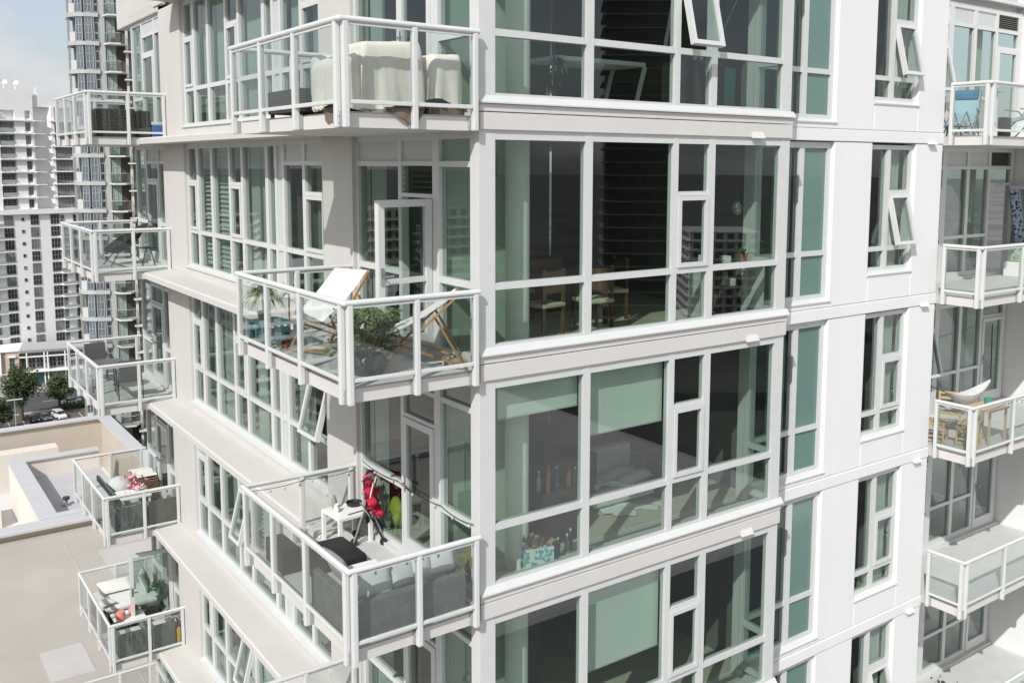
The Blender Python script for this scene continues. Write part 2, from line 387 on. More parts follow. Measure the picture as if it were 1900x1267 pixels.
def balcony(k, pts, segs, slab, gmat=glb, slabm=None, up=1.0):
    """pts rail path (x, y); segs: per segment the list of post fractions"""
    z = zf(k)
    b = part('balcony', MB().box(slab[0],slab[1],slab[2],slab[3],z-.12,z+.035), bayb)
    obj('deck', MB().box(slab[0]+.02,slab[1]-.02,slab[2]+.02,slab[3]-.02,z+.039,z+.05), deckm, b)
    obj('handrail', MB().path([(x, y, z+up) for x, y in pts], .035, 12), railm, b, smooth='auto')
    for i, fr in enumerate(segs):
        a = Vector(pts[i]); c = Vector(pts[i+1]); d = (c-a); Lg = d.length; d.normalize(); n = Vector((-d.y, d.x))
        inn = n if (Vector(((slab[0]+slab[1])/2, (slab[2]+slab[3])/2))-a).dot(n) > 0 else -n
        Mx = Matrix(((d.x, inn.x, 0, a.x), (d.y, inn.y, 0, a.y), (0,0,1,z), (0,0,0,1)))
        ps = [q*Lg for q in fr]
        for j, p in enumerate(ps):
            m = MB().bev(p-.034, p+.034, -.028, .045, -.125, up-.02, .014); m.xf(Mx); po = obj('post', m, railm, b)
            br = MB().box(p-.05, p+.05, .045, .075, -.115, .05)
            for zz in (-.085, -.01): br.box(p+.051, p+.058, .05, .07, zz, zz+.016)
            br.xf(Mx); obj('post_bracket', br, mat('bracket_metal', (.33,.33,.33), .5), b)
            if j:
                p0 = ps[j-1]+.034; p1 = p-.034
                m = MB().bev(p0, p1, -.018, .022, .125, .17, .008).xf(Mx); obj('bottom_rail', m, railm, b)
                m = MB().bev(p0, p1, -.012, .014, up-.06, up-.034, .006).xf(Mx); obj('top_rail', m, railm, b)
                m = MB().quad((p0,0,.17),(p1,0,.17),(p1,0,up-.06),(p0,0,up-.06)).xf(Mx); obj('glass_panel', m, gmat, b, fix=False)
    return b
for k in range(-1, 7):
    storey(k)
    if k in (0,1,2,3): bay(k); doorwall(k)
    if k in (-1,0,1,2,3,4): whitewin(k)
    if k in (0,1,2,3,4): recesswin(k)
    if k in (0,1,2,3,4,5): leftwin(k); farwin(k)
for k in (0,1,2,3):
    balcony(k, [(.22,-.08),(-1.5,-.08),(-1.5,3.35),(.2,3.35)], [(.03,.487,.965),(.03,.365,.68,.985),(.5,.95)], (-1.42,.27,-.005,3.27), glb)
for k in range(0, 6):
    balcony(k, [(.2,12.9),(-1.45,12.9),(-1.45,16.4),(.3,16.4)], [(.03,.487,.965),(.03,.365,.68,.985),(.5,.93)], (-1.37,.27,12.965,16.32), glb)
for k in (0,1,2,3,4):
    balcony(k, [(11.02,.5),(11.02,-.25),(15.98,-.25)], [(.03,.93),(.02,.3,.56,.84)], (11.08,15.99,-.18,1.8), glb if k < 3 else glf)
# solid canopy over the far top balcony
part('upper_wall', MB().bev(.2,1.4,13.3,17.2,2.88,6,.02).bev(.17,.3,12.95,13.6,3.0,3.5,.01), beige)
# rest of the storeys seen only as bulk
part('lower_storeys', MB().box(.35,16,.8,16,-62,-18.2), beige)
part('upper_storeys', MB().box(.35,10.8,.85,16,5.92,8.9), beige)
# ---- rooms
for k in range(0, 6):
    z = zf(k)
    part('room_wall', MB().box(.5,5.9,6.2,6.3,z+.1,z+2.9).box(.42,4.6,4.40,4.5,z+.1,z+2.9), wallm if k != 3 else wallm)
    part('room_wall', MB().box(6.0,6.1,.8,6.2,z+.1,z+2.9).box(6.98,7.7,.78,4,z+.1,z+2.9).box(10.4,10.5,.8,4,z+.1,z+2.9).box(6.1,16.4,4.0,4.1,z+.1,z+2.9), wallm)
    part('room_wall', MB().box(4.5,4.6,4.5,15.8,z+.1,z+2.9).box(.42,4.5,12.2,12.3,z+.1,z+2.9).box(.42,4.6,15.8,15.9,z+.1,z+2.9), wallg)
    part('interior_pier', MB().box(1.15,1.65,.98,1.2,z+.12,z+2.9).box(.44,1.15,1.02,1.15,z+.12,z+2.9) if k not in () else MB(), pierm)
    part('round_column', MB().tube((1.28,.66,z+.12),(1.28,.66,z+2.9),.16,n=20), colm, smooth='auto')
    part('return_post', MB().box(5.7,5.86,.63,.76,z+.1,z+2.9), alu)
# ================================================================ SURROUNDINGS
GZ = -58.0
asph = mat('asphalt', (.085,.083,.082), .9, .15, .15, .3, 8, .2)
conc = mat('roof_coating', (.42,.385,.335), .9, .10, .11, .2, 6, .2)
tanw = mat('tan_stucco', (.50,.44,.37), .9, .05, .4, .2, 20, .2)
cop = mat('grey_coping', (.50,.50,.50), .6, .05, 1)
wroof = mat('white_membrane', (.62,.61,.595), .8, .05, .3)
gw = mat('far_white_render', (.84,.825,.81), .9, .03, .3, streak=.04)
gg = mat('grey_concrete', (.42,.43,.42), .85, .05, .4, streak=.08)
glz = mat('far_window_glass', (.030,.036,.04), .12, .5, .33, spec=.7)
glb2 = mat('far_blue_glass', (.11,.15,.18), .15, .35, .5, spec=.8)
def struct(name, mb, m): return obj(name, mb, m, kind='structure')
g0 = MB().quad((-4000,-4000,GZ),(4000,-4000,GZ),(4000,9000,GZ),(-4000,9000,GZ)); o = struct('ground', g0, mat('far_city_ground', (.11,.11,.10), .95, .5, .02))
struct('parking_lot', MB().quad((-60,150,GZ+.004),(90,150,GZ+.004),(90,232,GZ+.004),(-60,232,GZ+.004)), mat('car_park_asphalt', (.115,.10,.088), .9, .15, .2, .3, 8, .2))
struct('street', MB().quad((-60,232,GZ+.008),(90,232,GZ+.008),(90,252,GZ+.008),(-60,252,GZ+.008)), asph)
struct('pavement', MB().box(-60,90,252,262,GZ,GZ+.14).box(-60,90,231,232.6,GZ,GZ+.13), mat('pavement_concrete', (.34,.33,.31), .9, .08, .5))
lines = MB()
for q in range(14): lines.box(12+q*2.9, 12.12+q*2.9, 221, 226, GZ+.008, GZ+.014)
for q in range(8): lines.box(q*8-10, q*8-6, 241.9, 242.05, GZ+.012, GZ+.016)
obj('painted_lines', lines, mat('road_paint', (.7,.7,.68), .7), kind='structure')
# ---------------- podium
P = thing('parking_podium', 'cream roofed podium building with grey copings at lower left below the balconies', 'building', (-10,60,GZ), off=(-10,60,GZ))
def pp(n, mb, m, **k): return obj(n, mb, m, P, **k)
pp('upper_deck', MB().box(-90,14,18,66.0,GZ,-27.6), conc)
pp('lower_deck', MB().box(-90,14,66.0,92.0,GZ,-31.2), wroof)
pp('parapet', MB().box(-90,14.6,92.0,92.5,GZ,-26.15), tanw); pp('parapet', MB().box(13.9,14.4,18.4,91.98,GZ,-26.15), tanw)
pp('coping', MB().box(-90,14.8,91.7,92.9,-26.14,-25.98), cop); pp('coping', MB().box(13.6,14.8,18.4,91.7,-26.14,-25.98), cop)
pp('parapet', MB().box(-90,13.88,66.0,66.5,-31.2,-27.1), tanw); pp('coping', MB().box(-90,13.88,65.5,67.2,-27.1,-26.94), cop)
pp('roof_enclosure_wall', MB().box(4.7,5.7,67.3,84.5,-31.2,-27.05).box(5.7,12,83.7,84.5,-31.2,-27.05), mat('cream_stucco', (.66,.61,.55), .9, .03))
pp('enclosure_deck', MB().box(5.7,12,67.3,83.7,-31.2,-28.6), mat('enclosure_deck_coating', (.46,.45,.46), .9, .06, .3))
pp('coping', MB().box(4.6,5.9,67.25,84.7,-27.04,-26.92).box(5.9,12,83.5,84.7,-27.04,-26.92).box(5.9,12,67.25,68.2,-28.6,-26.92), cop)
pp('penthouse', MB().box(-60,9.4,88.6,90.4,-31.2,-27.5), mat('cream_stucco', (.66,.61,.55)))
pp('penthouse', MB().box(-60,3.4,79.4,83.2,-31.2,-29.8), mat('cream_stucco', (.66,.61,.55)))
pp('roof_seam', MB().box(-4,-3.96,20,65.4,-27.6,-27.57).box(5.5,5.54,20,65.4,-27.6,-27.57).box(-40,13.8,52,52.04,-27.6,-27.57), mat('seam', (.5,.47,.43)))
pp('roof_patch', MB().box(1.5,3.7,43.5,47.2,-27.6,-27.575), mat('pale_roof_patch', (.46,.44,.415), .9, .05, .5)); pp('roof_patch', MB().box(7.2,13.7,55.5,60.5,-27.6,-27.58), mat('pale_roof_patch', (.46,.44,.415)))
for xx_, yy_ in ((-2.2,58.5),(4.2,39.0),(-6,47)): pp('roof_drain', MB().lathe([(.01,.05),(.22,.05),(.26,0)], (xx_,yy_,-27.6), 12), darkm)
v = thing('roof_vent', 'small dark pipe vent standing in the middle of the sunken grey roof', 'vent', (7.6,74.5,-28.6))
obj('cap', MB().lathe([(.01,.75),(.28,.72),(.28,.5),(.1,.5)], n=10), darkm, v); obj('pipe', MB().lathe([(.42,0),(.12,.1),(.1,.55)], n=10), mat('vent_metal', (.2,.2,.2), .5), v)
v = thing('roof_spout', 'small grey rainwater spout on the cream wall of the sunken roof', 'spout', (4.3,71.5,-30.0)); obj('body', MB().bev(-.4,.4,-.3,.3,0,.4,.05), cop, v); obj('pipe', MB().tube((0,-.1,0),(0,-.1,-1.1),.08), cop, v)
# ---------------- generic things shared by the far towers
def wgrid(w, h, nx, nz, d=.12, m=glz):
    """window: recessed pane with a light frame, centred on its lower left corner"""
    f = MB().box(0,w,-.05,.05,0,.07).box(0,w,-.05,.05,h-.07,h).box(0,.07,-.05,.05,0,h).box(w-.07,w,-.05,.05,0,h)
    for i in range(1, nx): f.box(w*i/nx-.03,w*i/nx+.03,-.05,.04,0,h)
    for i in range(1, nz): f.box(0,w,-.045,.035,h*i/nz-.03,h*i/nz+.03)
    n = len(f.f); f.box(.03,w-.03,.0,.03,.03,h-.03)
    me = bpy.data.meshes.new('window'); me.from_pydata(f.v, [], f.f); me.materials.append(mat('far_window_frame', (.33,.34,.34), .6)); me.materials.append(m)
    for i, p in enumerate(me.polygons): p.material_index = 1 if i >= n else 0
    return me
VAR = {}; rv = random.Random(31)
def place(name, me, parent, loc, rz=0):
    if name == 'window' and parent.name.startswith('white') and rv.random() < .38:
        if me.name not in VAR:
            c = me.copy(); c.materials[1] = mat('far_glass_with_blinds', (.17,.17,.165), .3, .5, .5); VAR[me.name] = c
        me = VAR[me.name]
    o = bpy.data.objects.new(name, me); C.objects.link(o); o.parent = parent; o.location = loc; o.rotation_euler = (0,0,rz); FR[o.name] = Vector(loc); return o
# ---------------- white tower
s = 1.14; WZ = lambda z: (z+.5)*s-.5-GZ
A = thing('white_tower', 'tall white apartment tower with dark windows in columns at far left', 'building', (34.7,272.6,GZ), R(10), off=(0,0,0))
def ap(n, mb, m): return obj(n, mb, m, A)
zt = WZ(-11.7)
ap('lower_block', MB().box(-22,11.5,.3,18,0,zt), gw); ap('cornice', MB().box(-22.3,11.8,-.5,.3,zt-1.0,zt+.25), gw)
ap('upper_block', MB().box(-11,1.7,2.9,18,zt,WZ(12.6)).box(1.7,12,4.5,18,zt,WZ(13.9)), gw)
ap('parapet', MB().box(-6.2,1.75,1.6,18,WZ(11.2),WZ(16.0)).box(-22,-6.2,3.2,18,WZ(9),WZ(14.4)).box(1.75,12.5,2.2,18,WZ(12.2),WZ(14.8)), gw)
ap('corner_wall', MB().box(.98*s,1.75,1.55,2.9,zt,WZ(11.2)).box(-2.45*s,-.25*s,1.6,2.9,zt,WZ(11.2)).box(-9.5,-5.75*s,1.6,2.9,zt,WZ(11.2)), gw)
ap('curved_wall', MB().prism([(4.3,4.5)]+[(4.3+1.9*sin(t*pi/12), 4.5-2.9*(1-cos(t*pi/12))) for t in range(7)]+[(7.0,1.6),(7.0,4.5)], zt, WZ(12.4)), gw)
w_b = wgrid(3.6,2.35,3,2); w_s = wgrid(1.25,1.9,2,2); w_r = wgrid(4.4,2.5,5,2); w_m = wgrid(2.1,2.6,3,2); w_sq = wgrid(.75,.85,1,1); w_c = wgrid(2.3,2.6,3,2); w_d = wgrid(1.1,2.4,1,2)
for i in range(8):
    z = WZ(8.9-2.95*i)-3.0
    ap('slab', MB().box(-6.6,1.2,.9,2.9,z+2.85,z+3.15), gw)
    place('window', w_b, A, (-6.5,2.75,z+.25)); place('window', w_s, A, (-.25,2.1,z+.6))
    rl = MB().box(-6.5,-2.85,1.0,1.05,z+.15,z+1.0); ap('balcony_rail', rl, mat('far_rail_glass', (.35,.38,.38), .3))
    ap('spandrel', MB().box(-.25*s,1.0*s,1.9,2.9,z+2.5,z+3.6), gw)
    ap('side_slab', MB().box(1.76,4.2,.4,4.5,z+2.9,z+3.12), gw)
    if i > 1 or True:
        place('window', w_r, A, (7.0,1.75,z+.5)); ap('side_slab', MB().box(5.9,12,.9,4.5,z+2.95,z+3.3), gw)
for i in range(13):
    z = WZ(-13.0)-2.35-(2.82*s)*i
    if z < 4: break
    place('window', w_b, A, (-12.6,.2,z)); place('window', w_c, A, (-7.1,.2,z)); place('window', w_sq, A, (-2.9,.22,z+1.1)); place('window', w_m, A, (-.7,.2,z)); place('window', w_c, A, (4.3,.2,z)); place('window', w_d, A, (10.1,.2,z))
    ap('slab', MB().box(-13,-7.3,-1.0,.35,z-.55,z-.3), gw); ap('slab', MB().box(6.3,9.8,-1.6,.35,z-.55,z-.3), gw)
    ap('balcony_rail', MB().box(-13,-7.4,-.95,-.9,z-.3,z+.6), mat('far_rail_glass', (.35,.38,.38))); ap('balcony_rail', MB().box(6.4,9.7,-1.5,-1.46,z-.3,z+.5), mat('far_rail_glass', (.35,.38,.38)))
    place('window', w_d, A, (6.8,.2,z-.1))
for x, lab in ((-4.5,'white rooftop dish on the left of the tower roof'),(-1.8,'taller white rooftop dish near the tower corner')):
    p0 = Matrix.Rotation(R(10),4,'Z') @ Vector((x,3.0,0)); dd = thing('satellite_dish', lab, 'antenna', (34.7+p0.x,272.6+p0.y,GZ+WZ(16.0)))
    obj('mast', MB().tube((0,0,0),(0,0,1.6),.12), gw, dd); obj('dish', MB().lathe([(.02,0),(.5,.12),(.8,.4)], (0,0,0), 12).xf(Matrix.Translation((0,0,1.6)) @ Matrix.Rotation(1.0,4,'X')), gw, dd)
dd = thing('roof_aerial', 'thin pale aerial on the roof of the white tower', 'antenna', (37.3,276,GZ+WZ(14.8))); obj('pole', MB().tube((0,0,0),(0,0,2.2),.16), gw, dd); obj('box', MB().bev(-.35,.35,-.3,.3,0,.9,.05), gw, dd)
# ---------------- grey tower
B = thing('grey_tower', 'grey glass tower with a curved corner and a column of stacked balconies', 'building', (15.65,93.34,GZ), R(-11), off=(0,0,0))
def bp_(n, mb, m): return obj(n, mb, m, B)
bp_('core', MB().prism([(-.1,.35),(8,.35),(8,14),(-2.4,14),(-2.4,3.0),(-2.0,1.6),(-1.2,.8)],0,82), gg)
ga = glass('grey_tower_balcony_glass', (.6,.66,.64), .12)
w_n = wgrid(.42,.72,1,1); w_n2 = wgrid(.42,1.0,1,1); w_f = wgrid(.72,2.3,2,3,m=glb2); w_g = wgrid(.8,2.2,2,3,m=mat('pale_green_glass', (.26,.33,.30), .2, .2)); w_h = wgrid(1.3,2.2,3,3,m=glb2)
arc = [(-.5+2.35*math.cos(pi/2+t), 2.45-2.35*sin(pi/2+t)) for t in [i*pi/2/4 for i in range(5)]]
for i in range(28):
    z = 82-2.75*(i+1)+.9
    if z < 24: break
    bp_('floor_band', MB().prism([(x-.0+.12*(x+.5)/2.35, y-.12) for x, y in arc][::-1]+[(-.5,.4),(-2.2,4)] if False else [(-.05,-.10)]+[(q[0]-.1*(1 if j > 1 else .3), q[1]-.12) for j, q in enumerate(arc)]+[(-2.95,4),(-.05,4)], z-.22, z+.18), gg)
    # faceted curved glazing
    for j in range(4):
        a, c = arc[j], arc[j+1]
        if j == 2 : 
            bp_('curved_balcony_wall', MB().prism([a,c,(c[0]+.8,c[1]+.2),(a[0]+.4,a[1]+.8)],z+.18,z+1.1), mat('pale_grey_panel', (.5,.51,.5), .6)); continue
        rz = math.atan2(a[1]-c[1], a[0]-c[0])
        place('window', w_f, B, (c[0]+(a[0]-c[0])*.1, c[1]+(a[1]-c[1])*.1, z+.2), rz)
    bp_('mullion_post', MB().box(-.53,-.46,-.02,.3,z+.18,z+2.5), gg)
    place('window', w_n, B, (-.45,.1,z+.25)); place('window', w_n2, B, (-.45,.1,z+1.0)) if True else None
    bp_('grey_wall', MB().box(0,.5,.05,.34,z-.22,z+2.53), gg)
    # balcony stack
    bp_('balcony_slab', MB().prism([(.35,-.1),(.75,-1.25),(1.85,-1.25),(2.25,-.4),(2.25,.34),(.35,.34)], z-.16, z), mat('balcony_soffit', (.62,.61,.57), .8))
    q = MB()
    for a, c in (((.4,-.1),(.78,-1.2)),((.78,-1.2),(1.82,-1.2)),((1.82,-1.2),(2.2,-.4))): q.quad((*a,z+.05),(*c,z+.05),(*c,z+.95),(*a,z+.95))
    obj('balcony_glass', q, ga, B, fix=False)
    bp_('balcony_rail', MB().path([(.4,-.1,z+.97),(.78,-1.2,z+.97),(1.82,-1.2,z+.97),(2.2,-.4,z+.97)], .03, 5), gg)
    place('window', w_g, B, (.62,.2,z+.1)); 
    bp_('recess_shade_panel', MB().box(1.5,2.3,.25,.34,z+.05,z+2.55), mat('deep_shade_brown', (.07,.062,.05), .9))  # flat panel; the deep shade of the recess is put into its colour
    bp_('pier', MB().box(2.3,2.55,-.25,.34,z-.1,z+2.65), mat('pale_pier', (.56,.55,.50), .8))
    place('window', w_h, B, (2.7,.2,z+.15)); bp_('balcony_slab', MB().box(2.1,4.2,-1.1 if i % 2 else -1.0,.34,z-.85,z-.72), mat('balcony_soffit', (.62,.61,.57)))
    if i % 3 == 1: bp_('balcony_planter', MB().bev(1.0,1.5,-.9,-.5,z+.01,z+.5,.05), mat('dark_furniture', (.08,.07,.06), .8))
# ---------------- retail building across the street
Q = thing('retail_building', 'low tan and white shop building with teal glass beyond the street trees', 'building', (23.6,262.2,GZ), R(-12), off=(0,0,0))
def rp(n, mb, m): return obj(n, mb, m, Q)
peach = mat('peach_stucco', (.50,.41,.33), .9, .04, .5)
rp('tan_wing', MB().box(-30,1.6,.6,10,0,9.2).box(1.6,4.6,.1,10,0,9.4), peach); rp('cornice', MB().box(-30,4.9,-.3,10,9.4,9.9), gw)
place('window', wgrid(1.2,3.3,2,3), Q, (2.4,.05,4.4)); rp('window_hood', MB().box(2.1,3.9,-.4,.1,7.9,8.3), gw); rp('white_bay', MB().box(-6,.6,-.3,.6,3.2,9.0), gw)
rp('glass_wing', MB().box(4.6,34,1.6,10,0,9.4), mat('wing_grey', (.2,.2,.2), .8)); rp('roof_slab', MB().box(4.6,34,-.6,10,9.4,9.8), gg)  # one even grey over the whole wing body
rp('canopy', MB().box(4.8,34,-1.2,1.6,3.9,4.2), gw); rp('beam', MB().box(4.7,34,0,.3,7.6,7.9), gw); rp('beam', MB().box(4.7,34,-.2,.0,8.9,9.35), gw)
for x in (6.2,10.2,11.0,15,20): rp('column', MB().box(x,x+.28,-.1,.2,0,9.4), gw)
for x in (5.0,6.6,8.4,11.4,13.2,15.4,17.2): place('window', wgrid(1.6,2.6,2,2), Q, (x,1.5,4.6))
for x in (7.2,10.6,14.6): place('shop_window', wgrid(3.3,3.4,2,1,m=mat('teal_glass', (.06,.16,.17), .15, .2)), Q, (x,1.5,.3))
rp('side_wall', MB().box(5.6,6.9,.9,1.6,.1,3.6), gw)
# ---------------- trees
leaf = mat('tree_leaves', (.050,.075,.030), .8, .45, 1.1, spec=.2); leaf2 = mat('tree_leaves_light', (.075,.105,.040), .8, .4, 1.1, spec=.2); bark = mat('bark', (.12,.09,.07), .9, .2)
def tree(label, loc, h, r, n, m, seed, cat='tree', clumps=14, group=None, cl=.33):
    random.seed(seed); t = thing('street_tree', label, cat, loc, group=group)
    tr = MB().tube((0,0,0),(0,0,h*.45),r*.10,r*.06); cs = []
    for i in range(clumps):
        a = random.uniform(0, 2*pi); q = r*random.uniform(.1,.72); zz = h*random.uniform(.38,.86); cs.append((q*cos(a)*(1.15-zz/h*.5), q*sin(a)*(1.15-zz/h*.5), zz, r*random.uniform(.26,.46)))
        tr.tube((0,0,h*.32),(cs[-1][0],cs[-1][1],zz),r*.035,r*.012,5)
    obj('trunk', tr, bark, t); cr_ = MB()
    for i in range(n):
        c = random.choice(cs); v = Vector((random.gauss(0,1),random.gauss(0,1),random.gauss(0,1))).normalized()*(c[3]*random.uniform(.55,1.05))
        p = Vector(c[:3])+Vector((v.x,v.y,v.z*.85)); a = Vector((random.gauss(0,1),random.gauss(0,1),random.gauss(0,.6))).normalized(); b = a.orthogonal().normalized()*cl*random.uniform(.5,1); a = a*cl*random.uniform(.6,1.2)
        cr_.quad(p-a, p-b*.6, p+a, p+b*.6)
    obj('crown', cr_, m, t, fix=False); return t
tree('tall dark green street tree beside the tan shop building', (23.6,226.0,GZ), 13.0, 5.4, 5200, leaf, 3, clumps=40)
tree('smaller round green tree between the white coupe and the teal shop window', (32.8,235.0,GZ), 8.2, 3.7, 3200, leaf2, 5, clumps=28)
tree('dark low tree at the left edge behind the white pickup', (18.0,216.5,GZ), 8.0, 4.4, 3000, leaf, 8, clumps=28)
hd = MB(); random.seed(4)
for i in range(1800):
    p = Vector((random.uniform(32.8,41), random.uniform(230.2,232.2), GZ+.1+abs(random.gauss(0,.55)))); a = Vector((random.gauss(0,1),random.gauss(0,1),random.gauss(0,1))).normalized()*.22; b = a.orthogonal()*.6
    hd.quad(p-a,p-b,p+a,p+b)
tag_h = obj('low_hedge', hd, leaf, label='low green hedge along the far side of the car park', cat='hedge', fix=False)
# ---------------- cars
tyre = mat('tyre', (.03,.03,.03), .8); carglass = mat('car_glass', (.02,.025,.03), .08, spec=.8)
def car(label, loc, rz, paint, kind='sedan', cat='car'):
    t = thing({'pickup':'parked_pickup','suv':'parked_suv'}.get(kind, 'parked_car'), label, cat, loc, rz)
    Lc = {'pickup':5.3,'suv':4.7,'sedan':4.5}[kind]; w = .92; hb = .95 if kind != 'sedan' else .82; ht = {'pickup':1.8,'suv':1.78,'sedan':1.42}[kind]
    def loft(secs):
        m = MB(); b = 0
        for x, ww, z0, z1 in secs: m.v += [(x,-ww,z0),(x,ww,z0),(x,ww*.97,z1),(x,-ww*.97,z1)]
        for i in range(len(secs)-1):
            for j in range(4): m.f.append((i*4+j,i*4+(j+1)%4,(i+1)*4+(j+1)%4,(i+1)*4+j))
        m.f.append((0,1,2,3)); n = len(secs)-1; m.f.append((n*4+3,n*4+2,n*4+1,n*4)); return m
    h = Lc/2
    if kind == 'pickup':
        body = loft([(-h,w*.96,.4,.95),(-h+.1,w,.35,1.0),(h-1.5,w,.35,1.05),(h-.2,w*.95,.35,.95),(h,w*.85,.4,.8)])
        cab = loft([(-.35,w*.9,1.0,1.1),(-.2,w*.82,1.0,ht),(.75,w*.8,1.0,ht),(1.35,w*.88,1.0,1.06)])
        bed = MB().box(-h+.12,-.5,-w*.8,w*.8,.98,1.03); obj('bed', bed, mat('truck_bed', (.02,.02,.02), .9), t)
        wn = MB().box(-.27,1.0,-w*.86,w*.86,1.18,1.6)
    elif kind == 'suv':
        body = loft([(-h,w*.95,.4,1.0),(-h+.1,w,.35,1.05),(h-1.2,w,.35,1.08),(h-.15,w*.95,.35,.95),(h,w*.85,.4,.8)])
        cab = loft([(-h+.02,w*.88,1.03,1.1),(-h+.2,w*.8,1.03,ht),(.6,w*.8,1.03,ht),(1.35,w*.88,1.03,1.06)]); wn = MB().box(-h+.05,.95,-w*.86,w*.86,1.2,1.58)
    else:
        body = loft([(-h,w*.9,.4,.8),(-h+.15,w,.32,.9),(h-1.2,w,.32,.88),(h-.15,w*.92,.32,.72),(h,w*.8,.38,.6)])
        cab = loft([(-h+.5,w*.86,.86,.92),(-h+1.1,w*.76,.86,ht),(.35,w*.74,.86,ht),(1.2,w*.86,.84,.9)]); wn = MB().box(-h+.85,.75,-w*.82,w*.82,.98,1.3)
    obj('body', body, paint, t); obj('cabin', cab, paint, t); obj('windows', wn, carglass, t)
    obj('windscreen', MB().quad((1.28 if kind!='sedan' else 1.16,-w*.8,1.1 if kind!='sedan' else .92),(1.28 if kind!='sedan' else 1.16,w*.8,1.1 if kind!='sedan' else .92),(.80 if kind=='pickup' else (.66 if kind=='suv' else .42),w*.72,ht-.05),(.80 if kind=='pickup' else (.66 if kind=='suv' else .42),-w*.72,ht-.05)).xf(Matrix.Translation((.03,0,.03))), carglass, t, fix=False)
    for x in (-h+.85, h-.9):
        for y in (-w+.02, w-.02): obj('wheel', MB().tube((x,y-.1,.33),(x,y+.1,.33),.34,n=14), tyre, t)
    for y in (-.6,.6): obj('headlight', MB().box(h-.06,h+.01,y-.16,y+.16,.6,.75), mat('lamp_lens', (.8,.8,.78), .2), t)
wp = mat('white_car_paint', (.75,.75,.75), .25, .01, spec=.6); bp2 = mat('black_car_paint', (.018,.018,.02), .2, .01, spec=.7); gp = mat('grey_car_paint', (.10,.10,.105), .25, .01, spec=.6); dp = mat('dark_blue_car_paint', (.03,.035,.045), .25)
car('white pickup truck parked nearest the cream parapet', (23.3,213.8,GZ), R(172), wp, 'pickup', 'pickup')
car('black pickup truck half hidden behind the balcony corner', (33.4,213.3,GZ), R(184), bp2, 'pickup', 'pickup')
car('white suv parked facing out below the round tree', (30.8,223.5,GZ), R(-80), wp, 'suv', 'car')
car('white coupe on the street beyond the hedge', (35.6,236.2,GZ), R(8), wp)
car('dark blue car under the tall tree, left of the grey one', (25.4,223.8,GZ), R(-78), dp)
car('dark grey car between the blue car and the white suv', (27.9,223.9,GZ), R(-80), gp)
car('black car on the street at the hedge end', (40.3,235.5,GZ), R(10), bp2)
car('grey car at the very left edge of the car park', (17.9,212.6,GZ), R(-85), gp, 'suv')
def lamp(label, loc, h):
    t = thing('street_lamp', label, 'street lamp', loc); obj('pole', MB().tube((0,0,0),(0,0,h),.1,.06), gg, t)
    for sx in (-1,1): obj('lamp_head', MB().bev(min(0,sx*1.5),max(0,sx*1.5),-.18,.18,h-.02,h+.14,.04), mat('lamp_white', (.7,.7,.7), .5), t)
lamp('double headed car park lamp beside the white pickup', (20.6,211,GZ), 8.2)
lamp('taller double headed lamp in front of the tall tree', (18.9,217,GZ), 12.5)
# ---------------- buildings seen mirrored in the glass
def mirror_tower(name, label, loc, rz, w, d, h, fl, m, mw, rows=3.0, edge=None):
    t = thing(name, label, 'building', loc, rz); obj('walls', MB().box(0,w,0,d,0,h), m, t)
    n = int(fl); bm_ = MB(); wm = MB()
    for i in range(n):
        z = h-rows*(i+1); bm_.box(-.9,w+.9,-.9,d+.9,z-.15,z+.12)
        q = 1.2
        while q+2 < w: wm.box(q,q+2.2,-.04,d+.04,z+.7,z+2.5); q += 3.6
        q = 1.2
        while q+2 < d: wm.box(-.04,w+.04,q,q+2.2,z+.7,z+2.5); q += 3.6
    obj('balcony_slab_edges', bm_, edge or gw, t, kind='stuff'); obj('windows', wm, mw, t, kind='stuff'); return t
mirror_tower('reflected_tower', 'balconied tower mirrored in the second pane of the corner bays', (145,-170,GZ), R(38), 15, 15, 124, 38, mat('dark_brown_tower', (.075,.07,.068), .8), glz, edge=mat('dull_slab_edge', (.30,.30,.29), .8))
rr = random.Random(12)
CB = [a_+' city block outside the frame, mirrored faintly in the '+b_ for a_, b_ in (('pale','lower corner bays'),('cream','middle corner bays'),('squat grey','lower corner bays'),('long white','middle corner bays'),('tallest tan','upper corner bays'),('broad pale','right end of the bays'),('narrow cream','left end of the bays'),('low grey','nearest left facade panes'),('mid rise white','near left facade panes'),('tall tan','far left facade panes'),('small pale','farthest left facade panes'),('stepped cream','middle left facade panes'),('short grey','lowest left facade panes'),('distant white','top left facade panes'),('distant tan','narrow left casements'))]
for i, (x, y, h) in enumerate([(30,-190,30),(70,-260,40),(-20,-220,26),(0,-330,44),(180,-330,60),(230,-230,36),(-60,-300,42),(-120,120,26),(-95,190,34),(-150,240,44),(-60,260,24),(-190,150,37),(-150,60,24),(-230,300,50),(-110,320,39)]):
    mirror_tower('city_block', CB[i], (x,y,GZ), R(rr.uniform(0,40)), rr.uniform(22,36), rr.uniform(18,30), h, int(h/3.2)-1, [gw,tanw,gg,gw,tanw][i % 5], glz)
T2 = thing('rooftop_deck', 'pale parking roof below, mirrored in the lower corner bays', 'building', (0,-60,GZ)); obj('deck', MB().box(-45,50,-90,30,0,32.0), mat('pale_deck_coating', (.68,.66,.62), .9, .08, .1), T2); obj('parapet', MB().box(-45,50,30,30.6,0,33.2), wroof, T2); obj('parapet', MB().box(50,50.6,-90,30,0,33.2), wroof, T2)
for i_, (x_, y_) in enumerate(((20,-30),(34,-10),(8,-55),(38,-50))): obj('roof_plant_box', MB().bev(x_,x_+4,y_,y_+3,32,33.6,.1), cop, T2)
